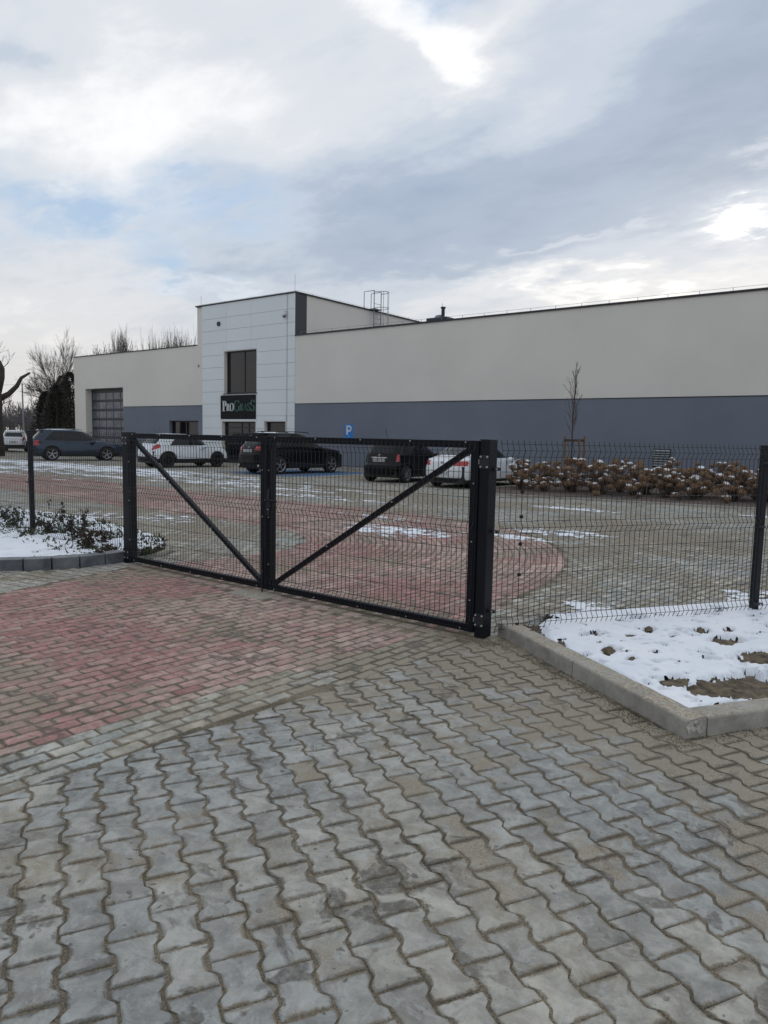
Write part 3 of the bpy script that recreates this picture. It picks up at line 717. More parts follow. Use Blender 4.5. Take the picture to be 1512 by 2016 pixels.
# left-hand fence
fl = empty('mesh_fence', (-7.93, 5.03, 0), PI+.0, 'black welded wire mesh fence to the left of the gate, behind withered plants', 'fence')
for i in range(3):
    pn = mesh_panel(2.36, .05, side=1).build('mesh_panel', M_WIRE, fl); pn.location = (.03+2.44*i, 0, 0)
    p = post_mesh(.06, 1.60).build('post', M_ANTH, fl, bevel=.004); p.location = (2.42+2.44*i, -.035, 0)
    MB().box(-.032, .032, -.032, .032, 1.594, 1.604).build('post_cap', M_DARKM, p, bevel=.002)
    for z in (.14, .86, 1.44):
        MB().box(-.036, .036, .030, .068, z-.012, z+.012).build('clamp', M_DARKM, p, bevel=.002)
        MB().lathe([(.009, 0), (.008, .006), (0, .006)], 8, 'y', (0, .068, z)).build('bolt', M_BOLT, p)
# gate posts
def bolt(parent, x, y, z, r=.011):
    MB().lathe([(0, -.010), (r*.7, -.010), (r, -.006), (r, 0)], 10, 'y', (x, y, z)).build('bolt', M_BOLT, parent, smooth=False)
gp = empty('gate_post', (-2.842, 5.04, 0), 0, 'thick square black gate post to the right, with bolted hinge plates', 'gate post')
MB().box(-.043, .043, -.065, .065, -.15, 1.594).build('post', M_ANTH, gp, bevel=.006)
MB().box(-.045, .045, -.067, .067, 1.5945, 1.603).build('post_cap', M_ANTH, gp, bevel=.002)
for z in (1.425, .145):
    h = MB().box(-.041, .040, -.071, -.0655, z-.055, z+.055).build('hinge_plate', M_DARKM, gp, bevel=.001)
    for dx in (-.03, .028):
        for dz in (-.04, .04): bolt(h, dx, -.071, z+dz, .009)
    k = MB().tube([(-.08, -.05, z), (-.043, -.05, z)], .011, 10).box(-.060, -.0445, -.07, -.03, z-.02, z+.02).build('hinge_pin', M_BOLT, gp)
for z in (1.37, .87, .22):
    q = MB().box(.043, .100, .0, .03, z-.013, z+.013).build('clamp', M_DARKM, gp, bevel=.002); MB().lathe([(0, -.008), (.009, -.008), (.009, 0)], 8, 'y', (.080, .0, z)).build('bolt', M_BOLT, q)
gp2 = empty('gate_post', (-7.835, 5.04, 0), 0, 'slimmer black gate post to the left, at the end of the dark kerb', 'gate post')
MB().box(-.06, .06, -.06, .06, -.15, 1.594).build('post', M_ANTH, gp2, bevel=.006)
MB().box(-.062, .062, -.062, .062, 1.5945, 1.603).build('post_cap', M_ANTH, gp2, bevel=.002)
for z in (1.50, .10):
    h = MB().box(-.05, .058, -.066, -.0605, z-.05, z+.05).build('hinge_plate', M_DARKM, gp2, bevel=.001)
    for dx in (-.03, .04):
        for dz in (-.035, .035): bolt(h, dx, -.066, z+dz, .008)
    MB().tube([(.055, -.05, z), (.075, -.05, z)], .010, 10).build('hinge_pin', M_BOLT, gp2)
# gate leaves (front plane y = 4.985)
def leaf(x0, x1, mirror, label):
    root = empty('gate_leaf', (x0, 5.0, 0), 0, label, 'gate leaf')
    W = x1-x0; t = .032; z0, z1 = .035, 1.592; st = .072; rl = .060
    f = MB()
    f.box(0, st, -t, t, z0, z1).box(W-st, W, -t, t, z0, z1)
    f.box(st+.0005, W-st-.0005, -t+.002, t-.002, z1-rl, z1-.001).box(st+.0005, W-st-.0005, -t+.002, t-.002, z0+.001, z0+rl)
    f.build('frame', M_ANTH, root, bevel=.003)
    a = (st, 0, z1-rl); b = (W-st, 0, z0+rl)
    if mirror: a = (st, 0, z0+rl); b = (W-st, 0, z1-rl)
    A = Vector(a); B = Vector(b); d = (B-A).normalized()
    MB().obox(A-d*.0, B+d*.0, .045, .045, up=(0, 0, 1)).build('brace', M_ANTH, root, bevel=.002).location = (0, .0, 0)
    p = mesh_panel(W-.05, .03, 1.56).build('mesh_panel', M_WIRE, root); p.location = (.025, -.038, 0)
    zs = [.30, .78, 1.25]
    def bt(x, z, y=-.032): MB().lathe([(0, -.044), (.0045, -.044), (.0065, -.041), (.0065, y)], 8, 'y', (x, 0, z)).build('bolt', M_BOLT, root)
    for z in zs:
        for x in (st/2, W-st/2): bt(x, z)
    for i in range(5):
        x = .12+(W-.24)*i/4
        for z in (z1-.016, z0+.022): bt(x, z)
    for u in (.33, .66):
        P = A+(B-A)*u; bt(P.x, P.z, -.022)
    return root, W
lf, W1 = leaf(-7.765, -5.345, False, 'black mesh gate leaf to the left, its brace running down to the centre')
rf, W2 = leaf(-5.325, -2.893, True, 'black mesh gate leaf with the handle, its brace rising right to the thick post')
hp = MB().box(.018, .052, -.046, -.033, .80, 1.06).build('lock_plate', M_DARKM, rf, bevel=.004)
MB().lathe([(0, -.052), (.008, -.052), (.008, -.046)], 10, 'y', (.035, 0, .86)).build('lock_cylinder', M_BOLT, hp)
MB().tube([(.035, -.046, .955), (.035, -.085, .955), (.055, -.092, .955), (.20, -.092, .953)], .011, 8).build('door_handle', M_ANTH, hp)
MB().box(-.005, .075, -.036, .0, .0+.78, 1.08).build('lock_box', M_ANTH, rf, bevel=.002)
MB().tube([(W1-.03, -.045, -.03), (W1-.03, -.045, .45)], .008, 8).box(W1-.05, W1-.01, -.05, -.032, .20, .23).build('drop_bolt', M_DARKM, lf)
MB().box(W1-.012, W1+.03, -.040, -.0325, .04, 1.588).build('cover_strip', M_ANTH, lf)
print('gate done')

# ------------------------------------------------------------------ the building (front plane y = 27)
Y0 = 27.0
bd = empty('office_warehouse', (-27, Y0, 0), 0, 'low beige and blue-grey warehouse with a taller white clad office block', 'warehouse')
def part(mb, name, m, parent=None, **k):
    o = mb.build(name, m, parent or bd, **k)
    if parent is None: o.location = (27, -Y0, 0)
    return o
XL, XT0, XT1, XR = -48.55, -34.40, -26.83, 8.0
HR = 6.74; DZ = 3.26; TH = 8.92
def wall_holes(x0, x1, z0, z1, holes, y, thick=.25, mb=None):
    """front wall with rectangular openings (x0,x1,z0,z1) incl. reveals"""
    mb = mb or MB(); xs = sorted({x0, x1, *[h[0] for h in holes], *[h[1] for h in holes]}); zs = sorted({z0, z1, *[h[2] for h in holes], *[h[3] for h in holes]})
    xs = [v for v in xs if x0 <= v <= x1]; zs = [v for v in zs if z0 <= v <= z1]
    for a, b in zip(xs, xs[1:]):
        for c, d in zip(zs, zs[1:]):
            mx, mz = (a+b)/2, (c+d)/2
            if any(h[0] < mx < h[1] and h[2] < mz < h[3] for h in holes): continue
            mb.add([(a, y, c), (b, y, c), (b, y, d), (a, y, d)], [(0, 1, 2, 3)])
    for h in holes:
        a, b, c, d = max(h[0], x0), min(h[1], x1), max(h[2], z0), min(h[3], z1)
        if a >= b or c >= d: continue
        if h[0] >= x0: mb.add([(a, y, c), (a, y+thick, c), (a, y+thick, d), (a, y, d)], [(0, 1, 2, 3)])
        if h[1] <= x1: mb.add([(b, y, c), (b, y, d), (b, y+thick, d), (b, y+thick, c)], [(0, 1, 2, 3)])
        if h[3] <= z1: mb.add([(a, y, d), (a, y+thick, d), (b, y+thick, d), (b, y, d)], [(0, 1, 2, 3)])
        if h[2] >= z0 and h[2] > 0: mb.add([(a, y, c), (b, y, c), (b, y+thick, c), (a, y+thick, c)], [(0, 1, 2, 3)])
    return mb
DOOR = (-47.13, -42.56, 0, 4.53); WL = (-37.63, -34.77, 1.1, 2.40)
XD = -42.56
# left hall front
mb = wall_holes(XL, XD, 0, HR, [DOOR], Y0, .46); wall_holes(XD, XT0, DZ, HR, [], Y0, mb=mb)
mb.add([(XL, Y0, 0), (XL, Y0+40, 0), (XL, Y0+40, HR), (XL, Y0, HR)], [(3, 2, 1, 0)]); mb.add([(XL, Y0+40, 0), (XR, Y0+40, 0), (XR, Y0+40, HR), (XL, Y0+40, HR)], [(0, 1, 2, 3)])
part(mb, 'left_hall_wall', M_RENDER)
part(wall_holes(XD, XT0, 0, DZ, [WL], Y0-.006, .30), 'lower_wall_band', M_DADO)
# right hall
mb = MB().add([(XT1, Y0, DZ), (XR, Y0, DZ), (XR, Y0, HR), (XT1, Y0, HR)], [(0, 1, 2, 3)]); mb.add([(XR, Y0, 0), (XR, Y0+40, 0), (XR, Y0+40, HR), (XR, Y0, HR)], [(0, 1, 2, 3)])
part(mb, 'hall_wall', M_RENDER)
part(MB().box(XT1, XR, Y0-.006, Y0+.2, 0, DZ), 'lower_wall_band', M_DADO)
part(MB().box(XT1, XR, Y0-.022, Y0-.0065, DZ-.012, DZ+.018), 'band_drip_profile', M_DARKM)
part(MB().box(XD, XT0, Y0-.022, Y0-.0065, DZ-.012, DZ+.018), 'band_drip_profile', M_DARKM)
part(MB().box(XT1-.1, XR, Y0-.03, Y0+.03, 0, .12), 'plinth', M_CONC)
part(MB().add([(XL, Y0+.2, HR-.25), (XR, Y0+.2, HR-.25), (XR, Y0+40, HR-.25), (XL, Y0+40, HR-.25)], [(0, 1, 2, 3)]), 'roof', M_DARKM)
part(MB().box(XL-.04, XT0-.52, Y0-.05, Y0+.35, HR, HR+.05).box(XL-.04, XL+.3, Y0+.352, Y0+40, HR, HR+.05), 'parapet_capping', M_DARKM, bevel=.008)
part(MB().box(XT1+.001, XR+.04, Y0-.06, Y0+.35, HR, HR+.07), 'parapet_capping', M_DARKM, bevel=.008)
# office block
VX = [aty(445.6, 620, 27).x, aty(495, 620, 27).x, aty(565, 620, 27).x]
rows = [.0, .58, 1.27, 1.955, 2.645, 3.33, 4.02, 4.705, 5.39, 6.08, 6.77, 7.455, 8.14, TH]
WU = (-32.46, -29.73, 3.90, 6.28); SG = (-32.72, -29.80, 2.47, 3.80); DR = (-32.66, -29.80, 0, 2.36); SW = (-29.15, -27.48, 1.0, 2.37)
mb = MB().box(XT0+.02, XT1-.01, Y0+.06, Y0+.22, 6.30, TH-.01)
wall_holes(XT0+.02, XT1-.01, 0, 6.30, [WU, DR, SW], Y0+.06, .28, mb)
part(mb, 'cladding_backing', M_DARKM)
cl = MB(); G = .011
def panel(a, b, c, d):
    if b-a < .06 or d-c < .06: return
    cl.box(a+G/2, b-G/2, Y0-.012, Y0+.055, c+G/2, d-G/2)
for c, d in zip(rows, rows[1:]):
    if c >= 6.7: segs = [XT0, VX[0], VX[1], VX[2], XT1]
    elif c >= 6.0: segs = [XT0, VX[0], VX[1], VX[2], XT1]
    else: segs = [XT0, WU[0], WU[1], VX[2], XT1]
    for a, b in zip(segs, segs[1:]):
        rects = [(a, b, c, d)]
        for h in (WU, (WU[0], WU[1], 2.36, 3.9) if 0 else SG, DR, SW):
            out = []
            for (p, q, r_, s) in rects:
                if h[0] >= q or h[1] <= p or h[2] >= s or h[3] <= r_: out.append((p, q, r_, s)); continue
                if h[0]-p > .03: out.append((p, h[0], r_, s))
                if q-h[1] > .03: out.append((h[1], q, r_, s))
                pp, qq = max(p, h[0]), min(q, h[1])
                if h[2]-r_ > .03: out.append((pp, qq, r_, h[2]))
                if s-h[3] > .03: out.append((pp, qq, h[3], s))
            rects = out
        for r_ in rects: panel(*r_)
part(cl, 'facade_cladding', M_PANEL, bevel=.004)
def reveal(h, y0, y1, m, name):
    a, b, c, d = h; t = .03
    part(MB().box(a, a+t, y0, y1, c, d).box(b-t, b, y0, y1, c, d).box(a+t+.001, b-t-.001, y0, y1, d-t, d), name, m)
for h in (WU, DR, SW): reveal(h, Y0-.008, Y0+.30, M_RENDER, 'window_reveal')
reveal(WL, Y0-.003, Y0+.30, M_DADO, 'window_reveal')
# sides and back of the office block
part(MB().box(XT0-.50, XT0+.019, Y0+.05, Y0+.3, HR-.3, TH).add([(XT0-.5, Y0+.3, HR-.3), (XT0-.5, Y0+11.3, HR-.3), (XT0-.5, Y0+11.3, TH), (XT0-.5, Y0+.3, TH)], [(3, 2, 1, 0)]), 'office_block_wall', M_RENDER)
part(MB().add([(XT1, Y0+.80, HR-.3), (XT1, Y0+11.3, HR-.3), (XT1, Y0+11.3, TH), (XT1, Y0+.80, TH)], [(0, 1, 2, 3)]).add([(XT0-.5, Y0+11.3, HR-.3), (XT1, Y0+11.3, HR-.3), (XT1, Y0+11.3, TH), (XT0-.5, Y0+11.3, TH)], [(0, 1, 2, 3)]), 'office_block_wall', M_RENDER)
part(MB().box(XT1-.01, XT1+.03, Y0-.012, Y0+.80, HR+.07, TH), 'dark_corner_panel', M_DARKM)
part(MB().box(XT0-.55, XT1+.06, Y0-.06, Y0+.25, TH, TH+.07).box(XT1-.2, XT1+.08, Y0+.2505, Y0+11.35, TH, TH+.07).box(XT0-.55, XT0-.3, Y0+.2505, Y0+11.35, TH, TH+.07).box(XT0-.299, XT1-.201, Y0+11.1, Y0+11.35, TH, TH+.07), 'parapet_capping', M_DARKM, bevel=.008)
part(MB().add([(XT0-.4, Y0+.1, TH-.2), (XT1-.1, Y0+.1, TH-.2), (XT1-.1, Y0+11.2, TH-.2), (XT0-.4, Y0+11.2, TH-.2)], [(0, 1, 2, 3)]), 'roof', M_DARKM)
# windows
M_ROOM = mat('dim_interior', (.03, .03, .03), .9, 0., .3, 1)
def window(h, y, mull, name='window', transom=None, sill=True):
    a, b, c, d = h; a += .03; b -= .03; d -= .03; f = .075; fr = MB()
    fr.box(a, a+f, y, y+.07, c, d).box(b-f, b, y, y+.07, c, d).box(a+f, b-f, y+.001, y+.069, d-f, d).box(a+f, b-f, y+.001, y+.069, c, c+f)
    for mx in mull: fr.box(mx-.045, mx+.045, y+.002, y+.068, c+f, d-f)
    if transom: fr.box(a+f, b-f, y+.003, y+.067, transom-.03, transom+.03)
    w = part(fr, name, M_DARKM)
    MB().box(a+f, b-f, y+.03, y+.04, c+f, d-f).build('pane', M_GLASS, w)
    if sill and c > 0: MB().box(a-.08, b+.08, Y0-.06, y+.02, c-.04, c+.001).build('sill', M_DARKM, w)
    return w
window(WU, Y0+.20, [-30.96])
window(DR, Y0+.20, [-31.2, -30.6], 'glazed_entrance', 2.0)
window(SW, Y0+.20, []); window(WL, Y0+.20, [-36.2])
# sectional door
dy = Y0+.46; dr = MB().box(DOOR[0]+.001, DOOR[1]-.001, dy, dy+.05, 0, DOOR[3]-.001)
M_DOOR = mat('door_panel', (.035, .04, .055), .5, 0., .1)
sd_ = part(dr, 'sectional_door', M_DOOR)
M_DGL = mat('acrylic_pane', (.045, .055, .080), .16, 0., .5, 2.2, col2=(.13, .145, .19), spec=.6)
nrow = 6; ph = .62
for r_ in range(nrow):
    zc = .62+r_*ph
    for c_ in range(5):
        x0 = DOOR[0]+.12+c_*.88
        MB().box(x0, x0+.78, dy-.012, dy-.001, zc+.08, zc+ph-.10).build('pane', M_DGL, sd_)
    MB().box(DOOR[0]+.02, DOOR[1]-.02, dy-.018, dy-.0125, zc-.012, zc+.012).build('seam', M_DARKM, sd_)
# sign board with lettering: small capitals drawn as strokes with serifs
def glyph(ch, H, th=.20, tn=.07):
    """boxes and arcs -> list of quads (2D) for a serif letter of height H"""
    q = []; T = th*H; t = tn*H
    def bar(x0, y0, x1, y1): q.append([(x0, y0), (x1, y0), (x1, y1), (x0, y1)])
    def serif(x, y, w): bar(x-w/2, y, x+w/2, y+t*.8)
    def arc(cx, cy, rx, ry, a0, a1, wt, wn, n=14):
        for i in range(n):
            A = R(a0+(a1-a0)*i/n); B = R(a0+(a1-a0)*(i+1)/n)
            wa = wn+(wt-wn)*abs(math.cos(A)); wb = wn+(wt-wn)*abs(math.cos(B))
            q.append([(cx+rx*math.cos(A), cy+ry*math.sin(A)), (cx+rx*math.cos(B), cy+ry*math.sin(B)), (cx+(rx-wb)*math.cos(B), cy+(ry-wb*.6)*math.sin(B)), (cx+(rx-wa)*math.cos(A), cy+(ry-wa*.6)*math.sin(A))])
    if ch in 'PR':
        bar(.08*H, 0, .08*H+T, H); serif(.08*H+T/2, 0, T*2); serif(.0*H+T/2+.06*H, H-t*.8, T*1.8)
        arc(.30*H, .73*H, .30*H, .27*H, -90, 90, T, t); bar(.2*H, H-t, .32*H, H); bar(.2*H, .46*H, .32*H, .46*H+t)
        if ch == 'R': q.append([(.30*H, .48*H), (.30*H+T*.8, .48*H), (.72*H, 0), (.72*H-T*1.1, 0)]); serif(.70*H, 0, T*1.3)
        return q, .62*H if ch == 'P' else .74*H
    if ch == 'O': arc(.40*H, .5*H, .40*H, .52*H, 0, 360, T, t, 28); return q, .86*H
    if ch == 'G':
        arc(.42*H, .5*H, .42*H, .52*H, 45, 315, T, t, 24); bar(.66*H, .08*H, .66*H+T*.9, .45*H); serif(.68*H+T/3, .43*H, T*1.9); bar(.70*H, .74*H, .70*H+t, .98*H); return q, .92*H
    if ch == 'A':
        q.append([(0+.06*H, 0), (.06*H+t, 0), (.42*H, H), (.36*H, H)]); q.append([(.60*H, 0), (.60*H+T, 0), (.42*H, H), (.34*H, H)])
        bar(.16*H, .32*H, .62*H, .32*H+t); serif(.08*H, 0, T*1.4); serif(.69*H, 0, T*1.8); return q, .84*H
    if ch == 'S':
        arc(.28*H, .74*H, .26*H, .27*H, 30, 270, T*.8, t, 14); arc(.30*H, .26*H, .27*H, .28*H, 90, -150, T*.8, t, 14); bar(.50*H, .74*H, .50*H+t, .99*H); bar(.03*H, .02*H, .03*H+t, .28*H); return q, .62*H
sb = part(MB().box(SG[0], SG[1], Y0-.05, Y0-.013, SG[2]+.03, SG[3]-.02), 'sign_board', mat('sign_black', (.008, .009, .011), .6, spec=.2), bevel=.004)
part_l = {}
xx = SG[0]+.17; bz = SG[2]+.45
M_LW = mat('letter_white', (.62, .66, .68), .4); M_LG = mat('letter_green', (.030, .125, .085), .35)
def letters(seq, m, label_, x):
    mb = MB()
    for ch, H in seq:
        q, adv = glyph(ch, H); dz = -.02 if H > .5 else 0
        for p in q:
            for (yy0) in (Y0-.066,):
                k = [(x+a, yy0, bz+b+dz) for a, b in p]; k2 = [(x+a, Y0-.0505, bz+b+dz) for a, b in p]
                mb.add(k+k2, [(0, 1, 2, 3), (0, 4, 5, 1), (1, 5, 6, 2), (2, 6, 7, 3), (3, 7, 4, 0)])
        x += adv*.93
    mb.build('lettering', m, sb); return x
xx = letters([('P', .60), ('R', .42), ('O', .44)], M_LW, 'white', xx)
letters([('G', .60), ('R', .42), ('A', .42), ('S', .44), ('S', .62)], M_LG, 'green', xx-.01)
# facade fittings
part(MB().lathe([(0, -.07), (.12, -.07), (.13, -.05), (.13, .0)], 20, 'y', (-32.88, Y0-.013, 7.82)), 'round_wall_lamp', M_DARKM)
p = aty(563, 620, Y0); cm = part(MB().box(p.x-.09, p.x+.09, Y0-.10, Y0-.013, p.z-.02, p.z+.20).tube([(p.x, Y0-.1, p.z+.02), (p.x+.02, Y0-.24, p.z-.06)], .05, 10), 'security_camera', mat('camera_white', (.55, .57, .6), .4))
MB().lathe([(0, -.06), (.05, -.05), (.075, -.02), (.08, .0), (.075, .03), (0, .05)], 14, 'z', (p.x, Y0-.14, p.z-.10)).build('camera_dome', M_DARKM, cm)
part(MB().tube([(VX[2]+.06, Y0-.03, 0), (VX[2]+.06, Y0-.03, TH+.05)], .007, 5), 'lightning_downlead', M_GALV)
part(MB().box(-34.75, -34.68, Y0-.05, Y0, 5.5, 5.62), 'wall_sensor', M_GALV)
mb = MB()
def cond(p0, p1, step=1.0, h=.12):
    p0 = Vector(p0); p1 = Vector(p1); n = int((p1-p0).length/step)
    for i in range(n+1):
        p = p0+(p1-p0)*i/n; mb.tube([p, p+Vector((0, 0, h))], .010, 4)
    mb.tube([p0+Vector((0, 0, h)), p1+Vector((0, 0, h))], .006, 4)
cond((XT1+.3, Y0+.1, HR+.07), (XR, Y0+.1, HR+.07), 1.05, .13); cond((XT0-.4, Y0+.1, TH+.07), (XT1, Y0+.1, TH+.07), 1.0, .06); cond((XT1, Y0+.2, TH+.07), (XT1, Y0+11, TH+.07), 1.0, .07)
mb.tube([(XT0-.2, Y0+.1, TH), (XT0-.2, Y0+.1, TH+.65)], .008, 4).tube([(XT1-.15, Y0+.1, TH), (XT1-.15, Y0+.1, TH+.95)], .008, 4)
part(mb, 'lightning_conductor', M_GALV)
# louvre vent low on the wall
v = part(MB().box(-8.34, -7.72, Y0-.05, Y0-.0065, .72, 1.40), 'louvre_vent', mat('vent_dark', (.03, .035, .04), .6))
for i in range(7):
    z = .78+i*.088; MB().add([(-8.32, Y0-.052, z+.05), (-7.74, Y0-.052, z+.05), (-7.74, Y0-.10, z), (-8.32, Y0-.10, z)], [(0, 1, 2, 3)]).build('louvre_blade', mat('vent_grey', (.30, .32, .33), .5, .2), v)
# caged roof ladder on the side wall of the office block
lx = XT1+.25; ya, yb = 33.15, 33.80
ld = part(MB().tube([(lx, ya, HR-.2), (lx, ya, 10.05)], .03, 6).tube([(lx, yb, HR-.2), (lx, yb, 10.05)], .03, 6), 'roof_ladder', M_GALV)
mb = MB()
for i in range(10): mb.tube([(lx, ya, 6.8+i*.28), (lx, yb, 6.8+i*.28)], .014, 5)
mb.build('rungs', M_GALV, ld)
mb = MB()
for z in (8.0, 9.05, 9.95):
    pts = [(lx, ya-.05, z)]+[(lx+.12+.62*math.sin(PI*k/10), (ya+yb)/2-.42*math.cos(PI*k/10), z) for k in range(11)]+[(lx, yb+.05, z)]
    mb.tube(pts, .018, 5)
for k in (3, 5, 7): mb.tube([(lx+.12+.62*math.sin(PI*k/10), (ya+yb)/2-.42*math.cos(PI*k/10), z) for z in (8.0, 9.05, 9.95)], .014, 5)
mb.tube([(lx, ya, 10.05), (lx-.75, ya, 10.05), (lx-.75, ya, TH)], .025, 6).tube([(lx, yb, 10.05), (lx-.75, yb, 10.05), (lx-.75, yb, TH)], .025, 6)
mb.build('safety_cage', M_GALV, ld)
MB().box(lx-.9, lx+.05, ya, yb, TH+.08, TH+.13).build('landing_grate', M_GALV, ld)
# roof vent housing with pipe
ch = part(MB().box(-20.55, -19.55, 30, 30.9, HR-.3, 7.38).box(-20.65, -19.45, 29.9, 31.0, 7.38, 7.52), 'roof_vent_housing', M_DARKM, bevel=.01)
MB().tube([(-19.86, 30.2, 7.2), (-19.86, 30.2, 8.0)], .09, 12).tube([(-19.86, 30.2, 7.98), (-19.86, 30.2, 8.04)], .13, 12).build('flue_pipe', M_DARKM, ch)
MB().lathe([(0, .22), (.2, .16), (.3, 0)], 14, 'z', (-20.2, 30.4, 7.52)).tube([(-19.98, 30.3, 7.2), (-19.98, 30.3, 8.25)], .01, 4).build('vent_cowl', M_GALV, ch)
# parking sign
ps = empty('parking_sign', (-22.15, 25.9, 0), 0, 'blue parking sign with a white P standing beside the black estate car', 'parking sign')
MB().tube([(0, .03, 0), (0, .03, 2.2)], .03, 8).build('pole', M_GALV, ps)
bp_ = MB().box(-.26, .26, -.012, .0, 1.46, 2.20).build('sign_plate', mat('sign_blue', (.02, .20, .58), .4), ps, bevel=.01)
mb = MB().box(-.15, -.05, -.017, -.0125, 1.71, 2.14).box(-.05, .03, -.017, -.0125, 2.06, 2.14).box(-.05, .03, -.017, -.0125, 1.84, 1.92)
for i in range(10):
    A = R(-90+18*i); B = R(-90+18*(i+1)); c_ = (.03, 1.99)
    P4 = [(c_[0]+.150*math.cos(A), c_[1]+.150*math.sin(A)), (c_[0]+.150*math.cos(B), c_[1]+.150*math.sin(B)), (c_[0]+.068*math.cos(B), c_[1]+.068*math.sin(B)), (c_[0]+.068*math.cos(A), c_[1]+.068*math.sin(A))]
    mb.add([(a, -.017, b) for a, b in P4], [(0, 1, 2, 3)])
mb.build('letter_p', M_LW, bp_)
# small pictogram on the lower part: seated wheelchair symbol
mb = MB().box(-.02, .01, -.017, -.0125, 1.58, 1.64).box(-.02, .05, -.017, -.0125, 1.58, 1.60).box(.040, .055, -.017, -.0125, 1.54, 1.60).lathe([(0, -.017), (.014, -.017), (.014, -.0125)], 10, 'y', (-.005, 0, 1.658))
for i in range(10):
    A = R(120+24*i); B = R(120+24*(i+1)); mb.add([(a, -.017, b) for a, b in [(.0+.04*math.cos(A), 1.565+.04*math.sin(A)), (.04*math.cos(B), 1.565+.04*math.sin(B)), (.03*math.cos(B), 1.565+.03*math.sin(B)), (.03*math.cos(A), 1.565+.03*math.sin(A))]], [(0, 1, 2, 3)])
mb.build('wheelchair_symbol', mat('symbol_pale_blue', (.25, .42, .66), .5), bp_)
print('building done')

# ------------------------------------------------------------------ cars
def lerp_tab(T, v):
    if v <= T[0][0]: return T[0][1]
    for (a, b), (c, d) in zip(T, T[1:]):
        if v <= c: return b+(d-b)*(v-a)/(c-a) if c > a else d
    return T[-1][1]
M_TYRE = mat('tyre_rubber', (.013, .013, .014), .8, 0., .2)
M_RIM = mat('alloy_rim', (.40, .41, .43), .3, .8, .1)
M_BRIM = mat('dark_rim', (.03, .03, .033), .4, .5, .1)
M_TRIM = mat('black_plastic', (.014, .014, .016), .6, 0., .15)
M_CGL = mat('car_glass', (.006, .008, .010), .05, 0., .2, 2, spec=.35)
M_LAMP = mat('tail_lamp_red', (.42, .012, .018), .18, 0., .35, 9, coat=.6)
M_PLATE = mat('number_plate', (.52, .54, .56), .45, 0., .05)
M_CHR = mat('chrome', (.5, .5, .52), .2, .9, .05)
def wheel(parent, x, y, r, w, side, rim_m, spokes, dbl):
    root = MB().lathe([(r*.60, -w/2), (r*.93, -w/2), (r, -w/2+.03), (r, w/2-.03), (r*.93, w/2), (r*.70, w/2+.004), (r*.68, w/2-.02), (r*.60, w/2-.03)], 28, 'x').build('wheel', M_TYRE, parent, smooth=False)
    root.location = (x, y, r); root.scale = (side, 1, 1)
    R_ = r*.69; f = w/2-.02; mb = MB().lathe([(R_-.02, f-.08), (R_-.018, f), (R_, f+.012), (R_+.002, f-.01)], 28, 'x')
    mb.lathe([(0, f-.005), (.055, f-.008), (.065, f-.03)], 14, 'x')
    for i in range(spokes):
        for o in ((-.12, .12) if dbl else (0,)):
            a = 2*PI*i/spokes+.2; a2 = a+o*1.3
            p = Vector((f-.02, .05*math.cos(a), .05*math.sin(a))); q = Vector((f-.006, (R_-.01)*math.cos(a2), (R_-.01)*math.sin(a2)))
            mb.obox(p, q, .028 if dbl else .05, .03, up=(1, 0, 0))
    mb.build('rim', rim_m, root)
    MB().lathe([(0, f-.10), (R_-.02, f-.10)], 24, 'x').build('brake_disc', M_TRIM, root)
